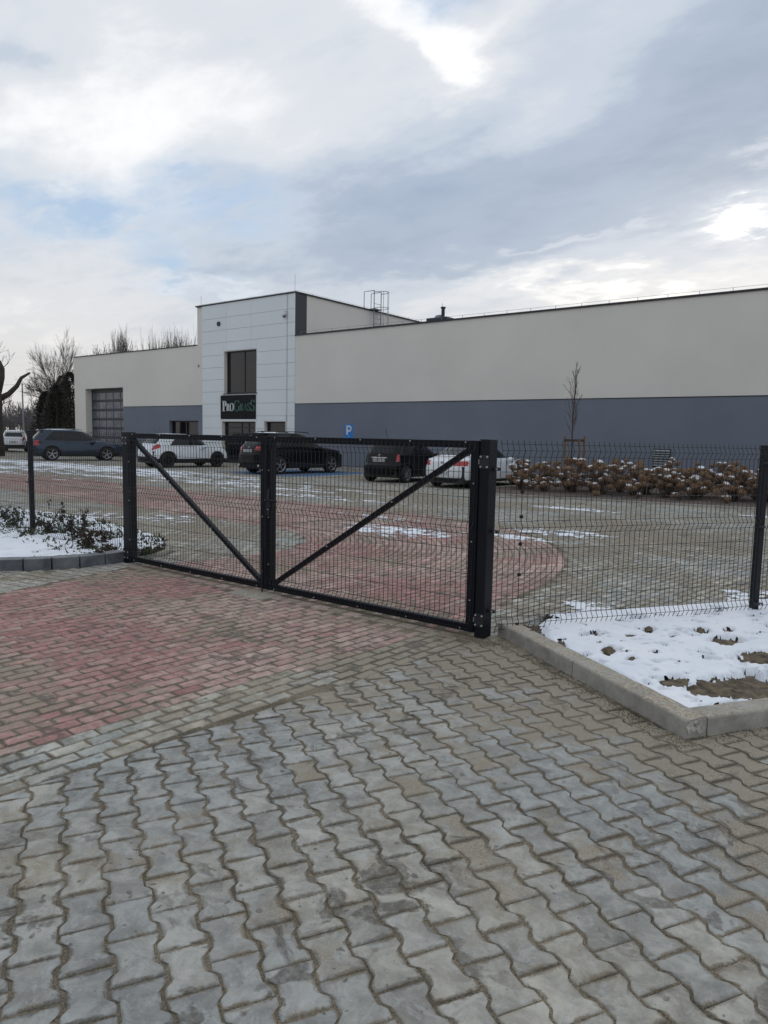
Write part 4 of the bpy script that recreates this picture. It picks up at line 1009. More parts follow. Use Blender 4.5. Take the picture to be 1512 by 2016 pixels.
def car(P, label, loc, rz):
    root = empty('parked_car', loc, rz, label, 'car')
    L_, W, H = P['L'], P['W'], P['H']; hw = W/2; belt, gr = P['belt'], P['glass_top']
    zs = list(np.arange(P['sill'], belt, .03))+list(np.arange(belt, H-.03, .022)); zs = sorted(set([round(z, 3) for z in zs]+[round(v, 3) for v in P.get('zx', [])]))
    NN = 300; rows = []
    paint = mat(P['name'], P['paint'], P.get('pr', .3), P.get('pm', .0), .06, 2, coat=P.get('coat', .5), spec=P.get('spec', .5))
    def halfw(z):
        if z < belt: t = (z-P['sill'])/(belt-P['sill']); return hw*(.955+.045*math.sin(PI*min(1, t*1.25)**.8) - .03*max(0, t-.75)/.25)
        t = (z-belt)/(H-belt); return hw*(.93-.20*t-.07*t**5)
    def ring(z, k=1.0, zo=None):
        yr, yf = lerp_tab(P['rear'], z), lerp_tab(P['front'], z); w = halfw(z)*k
        yc, hl = (yr+yf)/2, (yf-yr)/2*k; e = 5.2 if z < belt else 4.6
        M_ = 720; t = np.arange(M_)/M_*2*PI; c, s = np.cos(t), np.sin(t)
        ex = 2/e; X = w*np.sign(c)*np.abs(c)**ex; Yy = yc+hl*np.sign(s)*np.abs(s)**ex
        if z >= belt: X = X*(1-.10*np.clip((Yy-yc)/max(hl, .01), 0, 1)**2-.08*np.clip(-(Yy-yc)/max(hl, .01), 0, 1)**2)
        else: X = X*(1-.055*np.clip((Yy-yc)/hl, 0, 1)**3-.04*np.clip(-(Yy-yc)/hl, 0, 1)**3)
        d = np.hypot(np.diff(np.append(X, X[0])), np.diff(np.append(Yy, Yy[0]))); cu = np.concatenate(([0], np.cumsum(d)))
        u = np.linspace(0, cu[-1], NN, endpoint=False); X2 = np.interp(u, cu, np.append(X, X[0])); Y2 = np.interp(u, cu, np.append(Yy, Yy[0]))
        return [(a, b, z if zo is None else zo) for a, b in zip(X2, Y2)]
    for z in zs: rows.append(ring(z))
    zt = zs[-1]
    for k in (.97, .9, .78, .6, .4, .2, .05): rows.append(ring(zt, k, zt+(H-zt)*(1-k**2.2)))
    V = [p for r_ in rows for p in r_]; V = [list(p) for p in V]
    ra = P['wr']+.055
    for v in V:
        for yw in P['wy']:
            dy_ = v[1]-yw
            if abs(v[0]) > hw*.55 and abs(dy_) < ra and v[2] < P['wr']+ra:
                za = P['wr']+math.sqrt(max(0, ra*ra-dy_*dy_))
                if v[2] < za: v[2] = za
    groups = {}
    def cls(c, n):
        x, y, z = c; sx = abs(x)
        rear_y = lerp_tab(P['rear'], z); front_y = lerp_tab(P['front'], z)
        # glass
        if belt+.02 < z < gr and abs(n[2]) < .93:
            if abs(n[0]) > .55:                                   # sides
                y0g = P['qg'](z); y1g = lerp_tab(P['front'], z)-.10
                if y0g < y < y1g:
                    for pp in P['pillars']:
                        if abs(y-pp) < .045: return 'pillar_trim'
                    return 'side_window'
            elif n[1] < -.2 and sx < hw*(.70-.16*(z-belt)/(H-belt)) and z > P['rw'][0] and z < P['rw'][1]: return 'rear_window'
            elif n[1] > .2 and sx < hw*.74 and z > belt+.05: return 'windscreen'
        if z <= gr and 'side' in P and False: pass
        for nm, fn in P['zones']:
            if fn(x, y, z, n, rear_y, front_y): return nm
        return 'body'
    nr = len(rows); vco = [Vector(v) for v in V]
    for i in range(nr-1):
        for j in range(NN):
            q = (j+1) % NN; f = (i*NN+j, i*NN+q, (i+1)*NN+q, (i+1)*NN+j)
            a, b, c, d = (vco[k] for k in f); n = (c-a).cross(d-b)
            if n.length < 1e-9: continue
            n.normalize(); groups.setdefault(cls((a+b+c+d)/4, n), []).append(f)
    mats = dict(body=paint, side_window=M_CGL, rear_window=M_CGL, windscreen=M_CGL, pillar_trim=M_TRIM, cladding=M_TRIM, tail_light=M_LAMP, headlight=M_CHR, roof_panel=P.get('roofm', paint), snow_on_roof=M_SNOW, bumper=P.get('bumperm', paint), chrome_strip=M_CHR)
    body = None
    for nm in ['body']+sorted(k for k in groups if k != 'body'):
        fs = groups[nm]
        parts = [fs]
        if nm in ('tail_light', 'side_window', 'headlight'): parts = [[f for f in fs if vco[f[0]].x > 0], [f for f in fs if vco[f[0]].x <= 0]]
        for fl_ in parts:
            if not fl_: continue
            us = sorted({v for f in fl_ for v in f}); rm = {v: k for k, v in enumerate(us)}; mb = MB(); mb.v = [tuple(V[v]) for v in us]; mb.f = [tuple(rm[v] for v in f) for f in fl_]
            o = mb.build(nm, mats[nm], root, smooth=True)
            if nm == 'body':
                body = o
    # underbody and arches
    MB().box(-hw*.80, hw*.80, .15, L_-.18, P['sill']-.03, P['wr']*2+.06).build('underbody', M_TRIM, root)
    for yw in P['wy']:
        for s_ in (-1, 1): wheel(root, s_*(hw-.125), yw, P['wr'], .22, s_, P['rim'], P['sp'], P['dbl'])
    # door seams
    for pp in P['seams']:
        for s_ in (1, -1):
            mb = MB(); zz = np.linspace(P['sill']+.12, belt, 12); mb.tube([(s_*(side_x(P, halfw, z, pp)+.0005), pp, z) for z in zz], .0045, 4); mb.build('door_seam', M_TRIM, root)
    for pp in P['handles']:
        for s_ in (1, -1):
            z = belt-.12; x = side_x(P, halfw, z, pp); MB().box(x-.01, x+.03, pp, pp+.2, z-.015, z+.015).build('door_handle', P.get('hm', paint), root, bevel=.006).scale = (s_, 1, 1)
    for s_ in (1, -1):
        ym = lerp_tab(P['front'], belt+.08)-.42; mb = MB().lathe([(0, -.10), (.08, -.09), (.11, -.03), (.105, .04), (.06, .09), (0, .1)], 12, 'y', (hw+.10, ym, belt+.07)).obox((hw*.86, ym, belt+.02), (hw+.08, ym, belt+.06), .05, .04)
        mb.build('wing_mirror', paint, root, smooth=True).scale = (s_, 1, .9)
    # plate on the tail
    px, pz, pw = P['plate']; yy = lerp_tab(P['rear'], pz)-.012
    pl = MB().box(px-pw/2, px+pw/2, yy-.012, yy+.02, pz-.055, pz+.055).build('number_plate', M_PLATE, root)
    mb = MB(); rnd = random.Random(P['L'])
    x = px-pw/2+.06
    while x < px+pw/2-.05:
        mb.box(x, x+.012, yy-.014, yy-.0125, pz-.035, pz+.035)
        if rnd.random() < .75: mb.box(x+.0125, x+.04, yy-.014, yy-.0125, pz+.024, pz+.035)
        if rnd.random() < .6: mb.box(x+.0125, x+.04, yy-.014, yy-.0125, pz-.035, pz-.024)
        if rnd.random() < .6: mb.box(x+.0405, x+.05, yy-.014, yy-.0125, pz-.03, pz+.03)
        x += .066
    mb.build('plate_characters', M_TRIM, pl)
    for ex in P.get('extra', []): ex(root, P, paint)
    return root
def side_x(P, halfw, z, y):
    yr, yf = lerp_tab(P['rear'], z), lerp_tab(P['front'], z); yc, hl = (yr+yf)/2, (yf-yr)/2
    t = (y-yc)/hl; e = 5.2
    x = halfw(z)*(max(0, 1-abs(t)**e))**(1/e)
    return x*(1-.055*max(0, t)**3-.04*max(0, -t)**3)
def exhaust(root, P, paint):
    for s_ in (1, -1): MB().tube([(s_*P['W']*.33, lerp_tab(P['rear'], .33)-.015, P['sill']+.10), (s_*P['W']*.33, .2, P['sill']+.10)], .05, 12).build('exhaust_tip', M_CHR, root)
def rails(root, P, paint):
    z = P['H']
    for s_ in (1, -1):
        x = s_*P['W']*.335; ya, yb = P['rail']
        MB().tube([(x, ya, z-.03), (x, ya+.08, z+.015), (x, (ya+yb)/2, z+.03), (x, yb-.08, z+.01), (x, yb, z-.04)], .016, 6).build('roof_rail', P.get('railm', M_TRIM), root)
def antenna(root, P, paint):
    a, b, c = P['ant']; MB().tube([(0, a, P['H']-.02), (0, a-b, P['H']+c)], .008, 5).build('antenna', M_TRIM, root)
def fin(root, P, paint):
    a = P['finy']; MB().add([(-.02, a, P['H']-.03), (.02, a, P['H']-.03), (0, a+.01, P['H']+.05), (0, a-.02, P['H']+.05), (-.02, a+.17, P['H']-.03), (.02, a+.17, P['H']-.03)], [(0, 1, 2), (1, 0, 3), (0, 3, 4), (1, 5, 2), (2, 5, 4), (4, 3, 2), (0, 4, 5, 1)]).build('roof_antenna_fin', M_TRIM, root)
def emblem(root, P, paint):
    z = P['emb']; y = lerp_tab(P['rear'], z)-.006; MB().lathe([(0, y-.012), (.04, y-.010), (.045, y)], 14, 'y', (0, 0, z)).build('emblem', M_CHR, root)
def spoiler(root, P, paint):
    y = lerp_tab(P['rear'], P['H']-.10); MB().box(-P['W']*.30, P['W']*.30, y-.05, y+.16, P['H']-.085, P['H']-.045).build('rear_spoiler', paint, root, bevel=.015)
# dark blue crossover
def z_clad(h, hy=None): return lambda x, y, z, n, ry, fy: z < h
def arches(P_wy, wr, e=.05): return lambda x, y, z, n, ry, fy: any(math.hypot(y-w, z-wr) < wr+.055+e for w in P_wy) and abs(n[0]) > .5
SUV1 = dict(name='paint_dark_blue', paint=(.010, .030, .062), pm=.35, L=4.81, W=1.90, H=1.70, sill=.26, belt=1.06, glass_top=1.58, wr=.37, wy=(1.02, 3.83),
    rear=[(.26, .12), (.45, .0), (.75, .0), (1.0, .07), (1.15, .14), (1.55, .50), (1.62, .48), (1.66, .50), (1.70, .8)],
    front=[(.26, 4.68), (.45, 4.80), (.75, 4.78), (.92, 4.62), (1.0, 4.2), (1.06, 3.72), (1.10, 3.58), (1.58, 2.72), (1.66, 2.45), (1.70, 2.1)], zx=[1.01, 1.03, 1.05, 1.08],
    qg=lambda z: .62+(z-1.06)*.95, pillars=(1.62, 2.55), rw=(1.14, 1.54), seams=(1.55, 2.52, 3.42), handles=(1.72, 2.70), rim=M_RIM, sp=5, dbl=True, plate=(0, .93, .52), rail=(.95, 2.6), railm=M_GALV, emb=1.1, finy=.75,
    zones=[('tail_light', lambda x, y, z, n, ry, fy: .84 < z < 1.10 and .66 < abs(x) and y < .40), ('snow_on_roof', lambda x, y, z, n, ry, fy: z > 1.675 and n[2] > .8 and y < 2.3+.2*math.sin(x*5)), ('cladding', lambda x, y, z, n, ry, fy: z < .40 or (z < .50 and y < .3)), ('cladding', arches((1.02, 3.83), .37))],
    extra=[rails, emblem, fin, spoiler])
# white coupe-like crossover
SUV2 = dict(name='paint_white', paint=(.74, .77, .80), L=4.34, W=1.80, H=1.60, sill=.24, belt=1.02, glass_top=1.50, wr=.35, wy=(.85, 3.49),
    rear=[(.24, .20), (.42, .03), (.62, .0), (.85, .04), (1.0, .12), (1.45, .62), (1.53, .66), (1.57, .85), (1.60, 1.1)],
    front=[(.24, 4.2), (.42, 4.33), (.70, 4.30), (.88, 4.12), (.97, 3.75), (1.02, 3.30), (1.06, 3.18), (1.50, 2.40), (1.56, 2.15), (1.60, 1.9)], zx=[.98, 1.0, 1.04],
    qg=lambda z: .95+(z-1.02)*.9-.0, pillars=(1.50, 2.22), rw=(1.10, 1.42), seams=(1.45, 2.28, 3.12), handles=(1.55, 2.4), rim=M_BRIM, sp=5, dbl=False, plate=(-.0, .72, .50), ant=(.8, .25, .16), emb=.95, finy=.9,
    zones=[('tail_light', lambda x, y, z, n, ry, fy: .62 < abs(x) and y < .50 and .80+.35*max(0, (y-.10)) < z < 1.02+.15*y and n[0]*x > 0 and (z-.78) < 1.6*(y+.02)+.12), ('roof_panel', lambda x, y, z, n, ry, fy: z > 1.575 and 1.3 < y < 2.1 and abs(x) < .5), ('cladding', lambda x, y, z, n, ry, fy: z < .42 or (y < .3 and z < .52)), ('cladding', arches((.85, 3.49), .35, .04))], roofm=M_CGL,
    extra=[antenna, emblem])
# black estate-like SUV
SUV3 = dict(name='paint_black', paint=(.003, .003, .004), pr=.25, coat=.1, spec=.22, L=4.89, W=1.94, H=1.74, sill=.26, belt=1.12, glass_top=1.62, wr=.38, wy=(.98, 3.91),
    rear=[(.26, .12), (.45, .0), (.8, .0), (1.05, .06), (1.18, .14), (1.60, .52), (1.68, .50), (1.72, .62), (1.74, .8)],
    front=[(.26, 4.75), (.48, 4.88), (.8, 4.86), (.98, 4.70), (1.06, 4.2), (1.12, 3.72), (1.16, 3.60), (1.62, 2.75), (1.70, 2.45), (1.74, 2.1)], zx=[1.07, 1.09, 1.14],
    qg=lambda z: .66+(z-1.12)*.85, pillars=(1.60, 2.60), rw=(1.18, 1.60), seams=(1.55, 2.58, 3.45), handles=(1.75, 2.8), rim=M_RIM, sp=5, dbl=True, plate=(0, .96, .52), rail=(1.0, 2.8), emb=1.10, finy=.75,
    zones=[('tail_light', lambda x, y, z, n, ry, fy: .97 < z < 1.15 and .44 < abs(x) and y < .40), ('snow_on_roof', lambda x, y, z, n, ry, fy: z > 1.70 and n[2] > .75 and y < 1.25+.1*math.sin(x*7) and abs(x) < .62), ('cladding', lambda x, y, z, n, ry, fy: z < .42), ('cladding', arches((.98, 3.91), .38, .03))],
    extra=[rails, emblem, fin, spoiler, exhaust])
# small black hatchback
HAT4 = dict(name='paint_black', paint=(.003, .003, .004), pr=.25, coat=.1, spec=.22, L=3.88, W=1.76, H=1.58, sill=.22, belt=1.02, glass_top=1.50, wr=.315, wy=(.66, 3.23),
    rear=[(.22, .14), (.40, .0), (.62, -.02), (.70, .06), (1.0, .12), (1.08, .16), (1.48, .40), (1.54, .45), (1.58, .7)],
    front=[(.22, 3.75), (.45, 3.87), (.70, 3.82), (.86, 3.62), (.96, 3.32), (1.02, 3.10), (1.06, 3.0), (1.50, 2.15), (1.55, 1.95), (1.58, 1.7)], zx=[.98, 1.0, 1.04],
    qg=lambda z: .42+(z-1.02)*.6, pillars=(1.10, 1.95), rw=(1.06, 1.46), seams=(1.05, 1.95, 2.85), handles=(1.2, 2.1), rim=M_RIM, sp=7, dbl=False, plate=(0, .80, .52), ant=(.6, .12, .32), emb=.98, finy=.9,
    zones=[('tail_light', lambda x, y, z, n, ry, fy: .66 < abs(x) and y < .34 and .76 < z < 1.12), ('chrome_strip', lambda x, y, z, n, ry, fy: abs(x) < .34 and .885 < z < .915 and y < .4), ('cladding', lambda x, y, z, n, ry, fy: z < .30)],
    extra=[antenna, emblem])
# white saloon
SAL5 = dict(name='paint_white', paint=(.74, .77, .80), L=4.70, W=1.83, H=1.46, sill=.20, belt=.96, glass_top=1.38, wr=.33, wy=(1.0, 3.72),
    rear=[(.20, .16), (.40, .02), (.62, .0), (.86, .04), (.94, .12), (.985, .30), (1.02, .50), (1.06, .62), (1.40, 1.38), (1.43, 1.55), (1.46, 1.9)],
    front=[(.20, 4.55), (.42, 4.68), (.66, 4.64), (.80, 4.45), (.90, 3.95), (.96, 3.52), (1.0, 3.40), (1.38, 2.62), (1.43, 2.4), (1.46, 2.2)], zx=[.90, .93, .95, .97, .99, 1.0, 1.01, 1.03],
    qg=lambda z: .95+(z-.96)*1.5, pillars=(2.05,), rw=(1.04, 1.38), seams=(1.45, 2.1, 3.3), handles=(1.5, 2.3), rim=M_RIM, sp=5, dbl=True, plate=(0, .50, .52), emb=.84, finy=1.6,
    zones=[('tail_light', lambda x, y, z, n, ry, fy: .74 < z < .90 and .46+.9*(z-.74)*0 < abs(x) and y < .42-.6*abs(z-.84)), ('cladding', lambda x, y, z, n, ry, fy: z < .30 or (z < .36 and y < .25))],
    extra=[emblem, fin])
def put(P, label, rr, rz):
    """rr = ground point under the rear right wheel"""
    c, s = math.cos(rz), math.sin(rz); lx, ly = P['W']/2-.1, P['wy'][0]
    return car(P, label, (rr[0]-(lx*c-ly*s), rr[1]-(lx*s+ly*c), 0), rz)
put(SUV1, 'dark blue crossover car with snow on its roof, parked left before the sectional door', (-37.86, 19.7), R(-19.5))
put(SUV2, 'white crossover car with black wheels parked between the blue and the black cars', (-28.35, 20.25), R(-6.3))
put(SUV3, 'large black estate car with snowy rear roof, parked on the blue painted bay', (-21.54, 20.8), R(-4))
put(HAT4, 'small black hatchback with tall red tail lamps, parked beside the white saloon', (-15.05, 20.75), R(3))
put(SAL5, 'white saloon car with wide red tail lamps, parked nearest the thick gate post', (-11.95, 20.55), R(1))
print('cars done')

# ------------------------------------------------------------------ hydrangeas
M_HEAD = mat('dried_petals', (.10, .055, .029), .9, 0., .3, 30, col2=(.37, .24, .145))
M_STEM = mat('woody_stem', (.07, .05, .038), .9, 0., .2)
def head_mesh(seed, snow=False):
    rnd = random.Random(seed); mb = MB(); r = .105
    n = 90
    for i in range(n):
        z = 1-2*(i+.5)/n; ph = i*2.399963; rr = math.sqrt(1-z*z); d = Vector((rr*math.cos(ph), rr*math.sin(ph), z*.85))
        if snow:
            if z < .62+.4*noise.noise((d.x*2+seed, d.y*2, 3)): continue
            p = d*r*1.06; s = .027; m_ = d
        else: p = d*r*rnd.uniform(.82, 1.08); s = rnd.uniform(.016, .028); m_ = (d+Vector((rnd.uniform(-.5, .5), rnd.uniform(-.5, .5), rnd.uniform(-.5, .5)))).normalized()
        a = m_.orthogonal().normalized(); b = m_.cross(a); t = rnd.uniform(0, 6.28)
        k = 6 if snow else 4
        c = len(mb.v); mb.v.append(tuple(p+m_*(.012 if snow else .006)))
        for j in range(k):
            A = t+2*PI*j/k; mb.v.append(tuple(p+(a*math.cos(A)+b*math.sin(A))*s-m_*(.012 if snow else .004)))
        for j in range(k): mb.f.append((c, c+1+j, c+1+(j+1) % k))
    return mb
heads = []
for i in range(4):
    me = head_mesh(i).build('flower_head', M_HEAD); ms = head_mesh(i, True).build('snow_cap', M_SNOW); heads.append((me.data, ms.data)); bpy.data.objects.remove(me); bpy.data.objects.remove(ms)
HG = 'dried hydrangea bushes before the grey wall'
def hydrangea(x, y, n, spread, hmax, label, seed, low=.35):
    rnd = random.Random(seed); root = empty('hydrangea_bush', (x, y, 0), 0, label, 'shrub', HG); st = MB()
    for i in range(n):
        a = rnd.uniform(0, 6.28); q = rnd.random()**.6*spread; h = rnd.uniform(low, hmax)*(1-.25*(q/spread)**2)
        px, py = q*math.cos(a), q*math.sin(a)*.8
        st.tube([(px*.15, py*.15, 0), (px*.5, py*.5, h*.55), (px, py, h-.05)], [.009, .007, .005], 4)
        k = rnd.randrange(4); o = bpy.data.objects.new('flower_head', heads[k][0]); COL.objects.link(o); o.parent = root; o.location = (px, py, h)
        sc_ = rnd.uniform(.65, 1.15); o.scale = (sc_, sc_, sc_*rnd.uniform(.8, 1)); o.rotation_euler = (rnd.uniform(-.4, .4), rnd.uniform(-.4, .4), rnd.uniform(0, 6.28))
        if rnd.random() < .36:
            s = bpy.data.objects.new('snow_cap', heads[k][1]); COL.objects.link(s); s.parent = o
    for i in range(8):
        a = rnd.uniform(0, 6.28); q = rnd.uniform(.1, spread); st.tube([(0, 0, 0), (q*math.cos(a), q*math.sin(a), rnd.uniform(.3, hmax*.8))], .004, 3)
    st.build('stems', M_STEM, root)
lab = 'brown dried hydrangea bush with snow-dusted round heads in the long row before the wall'
hydrangea(-10.85, 21.5, 34, .50, .98, 'brown dried hydrangea clump standing apart beside the white saloon', 1, .15)
hydrangea(-10.6, 20.9, 9, .4, .7, 'low brown hydrangea in front of the clump beside the white saloon', 2, .15)
i = 0
for rowi, (yo, st_, hm) in enumerate(((2.4, .86, 1.02), (3.5, .86, 1.12), (1.55, 1.25, .62))):
    x = -9.75 + rowi*.3
    while x < 5:
        if rowi == 2 and (x < -8.4 or random.random() < .35): x += st_; continue
        n = 36 if rowi < 2 else 6
        yy = 18.5+(x+10.08)*.196+yo*(1-.02*(x+10))
        hydrangea(x, yy+random.uniform(-.15, .15), n, .56 if rowi < 2 else .32, hm*random.uniform(.88, 1.12), lab if rowi < 2 else 'low hydrangea bush with few snow-dusted heads at the front of the bark mulch', 100+i, .30 if rowi < 2 else .12)
        i += 1; x += st_*random.uniform(.85, 1.15)

# ------------------------------------------------------------------ trees
def grow(mb, p, d, L_, r, depth, rnd, spread, up, nk, sides, rmin, bend=.12, ratio=.72, mid=2):
    pts = [Vector(p)]; q = Vector(p); dd = Vector(d).normalized(); k = mid+1
    for i in range(k):
        dd = (dd+Vector((rnd.gauss(0, bend), rnd.gauss(0, bend), rnd.gauss(0, bend)+up*.15))).normalized(); q = q+dd*L_/k; pts.append(q.copy())
    r2 = max(rmin, r*.62)
    mb.tube(pts, [r+(r2-r)*i/k for i in range(k+1)], sides if r > .04 else 3, cap=False)
    if depth <= 0: return
    for c in range(nk):
        t = rnd.uniform(.35, 1.0) if c < nk-1 else 1.0; b = pts[0].lerp(pts[-1], t) if t < 1 else pts[-1]
        if t < 1:
            f_ = t*k; ii = min(int(f_), k-1); b = pts[ii].lerp(pts[ii+1], f_-ii)
        nd_ = (dd+Vector((rnd.gauss(0, spread), rnd.gauss(0, spread), rnd.gauss(0, spread*.7)+up))).normalized()
        grow(mb, b, nd_, L_*ratio*rnd.uniform(.75, 1.15), max(rmin, r2*rnd.uniform(.6, .85)), depth-1, rnd, spread, up, nk, sides, rmin, bend, ratio, mid)
def at_az(px, py, D):
    r = ray(px, py); h = math.hypot(r.x, r.y); return Vector((r.x/h*D, r.y/h*D, 0))
def bare_tree(label, loc, trunk_h, r, seed, nlimb, limb_len, spread, up, depth, nk, rmin=.012, first=None, fan=.9, name='bare_tree', group=None, m=None, top=None, rad=1., lr=.42):
    rnd = random.Random(seed); root = empty(name, loc, 0, label, 'tree', group)
    MB().tube([(0, 0, -.1), (.02, .03, trunk_h*.5), (0, 0, trunk_h)], [r*1.25, r, r*.8], 10).build('trunk', M_BARK, root, smooth=True)
    mb = MB()
    for i in range(nlimb):
        a = 2*PI*i/nlimb+rnd.uniform(-.3, .3); e = rnd.uniform(.05, fan); d = Vector((math.cos(a)*math.sin(e), math.sin(a)*math.sin(e), math.cos(e)))
        z = trunk_h*rnd.uniform(.78, 1.0)
        grow(mb, (0, 0, z), d, limb_len*rnd.uniform(.85, 1.1), r*lr, depth, rnd, spread, up, nk, 5, rmin)
    if top:
        zm = max(v[2] for v in mb.v); rm_ = sorted(math.hypot(v[0], v[1]) for v in mb.v)[int(len(mb.v)*.985)]
        kz = (top-trunk_h)/(zm-trunk_h); kx = rad/rm_; mb.v = [(v[0]*kx, v[1]*kx, trunk_h+(v[2]-trunk_h)*(kz if v[2] > trunk_h else kx)) for v in mb.v]
    mb.build('crown', m or M_TWIG, root)
    return root
bare_tree('round-crowned bare tree left of the warehouse, its many branches radiating upwards', at_az(116, 800, 62), 4.0, .24, 5, 26, 1.6, .24, .06, 4, 4, .0048, fan=1.75, top=9.7, rad=2.55, lr=.20)
# birch and small bare trees rising over the left hall roof
bare_tree('slender pale birch rising above the left hall roof', at_az(236, 700, 78), 7.5, .12, 8, 16, 1.6, .30, .22, 3, 4, .008, fan=.6, name='birch_tree', top=12.6, rad=1.1)
for i, px in enumerate((190, 212, 258, 276)):
    bare_tree('low bare tree top just showing above the left hall roof', at_az(px, 700, 84+i), 6.0+.3*(i % 2), .16, 20+i, 11, 1.5, .42, .1, 3, 4, .012, fan=1.2, top=11.0+.5*(i % 3), rad=2.4, group='low bare trees behind the left hall')
for i, px in enumerate((296, 311, 323, 334, 345, 356, 367, 379)):
    bare_tree('bare tree with upright rods of twigs behind the left hall roof, beside the office block', at_az(px, 700, 80+(i*37 % 5)), 6.0+[.2, -.8, .7, .5, .9, .4, .8, .2][i], .14, 40+i, 15, 2.2, .14, .35, 2, 4, .010, fan=.45, top=12.6+[.2, -.8, .7, .5, .9, .4, .8, .2][i], rad=1.3, group='upright bare trees behind the left hall')
# evergreen mass
M_CONF = mat('conifer_needles', (.035, .036, .032), .95, 0., .3, 4, col2=(.085, .08, .07))
def conifer(label, loc, h, r, seed, group=None):
    rnd = random.Random(seed); root = empty('conifer_tree', loc, 0, label, 'tree', group)
    MB().tube([(0, 0, 0), (0, 0, h*.9)], [.16, .04], 6).build('trunk', M_BARK, root); mb = MB()
    for i in range(4200):
        t = rnd.random()**.8; z = .3+t*(h-.3); a = rnd.uniform(0, 6.28); lump = 1+.28*noise.noise((math.cos(a)*1.5+seed, math.sin(a)*1.5, z*.7))
        q = r*(1-t)**.55*lump*rnd.uniform(.45, 1.0); p = Vector((q*math.cos(a), q*math.sin(a), z)); s = rnd.uniform(.08, .20)
        d = Vector((math.cos(a), math.sin(a), rnd.uniform(-.3, .9))).normalized(); u = d.orthogonal().normalized()*s*.35; w = d*s
        u.rotate(Matrix.Rotation(rnd.uniform(0, 3), 3, d)); mb.add([p-u, p+u, p+w*1.2], [(0, 1, 2)])
    mb.build('crown', M_CONF, root)
conifer('dark bushy evergreen beside the corner of the left hall', at_az(139, 800, 60), 6.0, 1.7, 1)
conifer('dark evergreen in the middle of the dark clump left of the hall', at_az(112, 800, 59), 5.0, 1.5, 2)
conifer('shorter dark evergreen at the left end of the dark clump', at_az(90, 800, 60), 4.5, 1.2, 3)
conifer('dark evergreen tucked behind the round-crowned bare tree', at_az(124, 800, 64), 6.0, 1.6, 4)
# pollarded trunk at the left edge of the photo
pt_ = at_az(-6, 880, 50); tr = empty('pollarded_tree', pt_, 0, 'lopped old tree trunk with sawn stubs and one bent limb at the far left', 'tree')
MB().tube([(.05, 0, -.1), (0, 0, 1.5), (.1, 0, 3.2), (.05, 0, 4.2)], [.44, .36, .34, .30], 12).build('trunk', M_BARK, tr, smooth=True)
uL = Vector((ray(40, 800).x-ray(6, 800).x, ray(40, 800).y-ray(6, 800).y, 0)).normalized()
def limb(pts, rs, n='limb'): MB().tube([uL*a+Vector((0, 0, b)) for a, b in pts], rs, 8).build(n, M_BARK, tr, smooth=True)
limb([(-.1, 3.6), (-.15, 4.6), (-.25, 5.5)], [.34, .25, .18]); limb([(.05, 3.8), (.3, 4.8), (.35, 5.3), (.22, 5.75)], [.30, .26, .22, .15]); limb([(.2, 5.2), (.5, 5.35)], [.12, .08]); limb([(.1, 3.4), (.75, 3.8), (1.2, 4.3), (1.45, 4.8), (1.95, 5.15)], [.22, .17, .14, .11, .06])
mb = MB(); rnd = random.Random(3)
for i in range(9): grow(mb, uL*rnd.uniform(-.7, .2)+Vector((0, 0, rnd.uniform(4.8, 5.7))), (rnd.gauss(0, .5), rnd.gauss(0, .5), 1), 1.0, .03, 2, rnd, .3, .1, 3, 4, .008)
mb.build('twigs', M_TWIG, tr)
# far-off bare wood
M_FAR = mat('far_wood', (.13, .115, .115), .95, 0., .2, 1)
mb = MB(); rnd = random.Random(9)
for i in range(150):
    px = rnd.uniform(-260, 175); D = rnd.uniform(125, 190); p = at_az(px, 800, D); h = rnd.uniform(3.5, 7)*(1+.25*noise.noise((px*.02, 1, 1)))
    mb.tube([p, p+Vector((0, 0, h*.5))], [.2, .12], 4)
    for k in range(5): grow(mb, p+Vector((0, 0, h*rnd.uniform(.08, .5))), (rnd.gauss(0, .5), rnd.gauss(0, .5), 1), h*.32, .06, 3, rnd, .4, .05, 3, 3, .03, mid=1)
tag(mb.build('far_wood', M_FAR), kind='stuff')
# wood on the other side of the road, behind the camera (mirrored in the panes)
mb = MB()
for i in range(230):
    p = Vector((rnd.uniform(-75, 30), rnd.uniform(-44, -26), 0)); h = rnd.uniform(7, 12); mb.tube([p, p+Vector((0, 0, h*.6))], [.25, .15], 4)
    for k in range(6): grow(mb, p+Vector((0, 0, h*rnd.uniform(.2, .6))), (rnd.gauss(0, .5), rnd.gauss(0, .5), 1), h*.28, .08, 3, rnd, .4, .05, 3, 3, .03, mid=1)
tag(mb.build('far_wood', M_FAR), kind='stuff')
# thin utility pole and cable
up = at_az(45, 800, 66); po = empty('utility_pole', up, 0, 'thin grey pole with a cable between the lopped tree and the evergreens', 'pole')
MB().tube([(0, 0, 0), (0, 0, 5.4)], [.07, .05], 6).build('pole', M_GALV, po)
b_ = at_az(-60, 800, 62)-up; e_ = at_az(150, 800, 70)-up
for z in (5.3, 3.9): MB().tube([b_+Vector((0, 0, z)), b_*.5+Vector((0, 0, z-.25)), Vector((0, 0, z)), e_*.5+Vector((0, 0, z-.25)), e_+Vector((0, 0, z))], .012, 4).build('cable', M_DARKM, po)
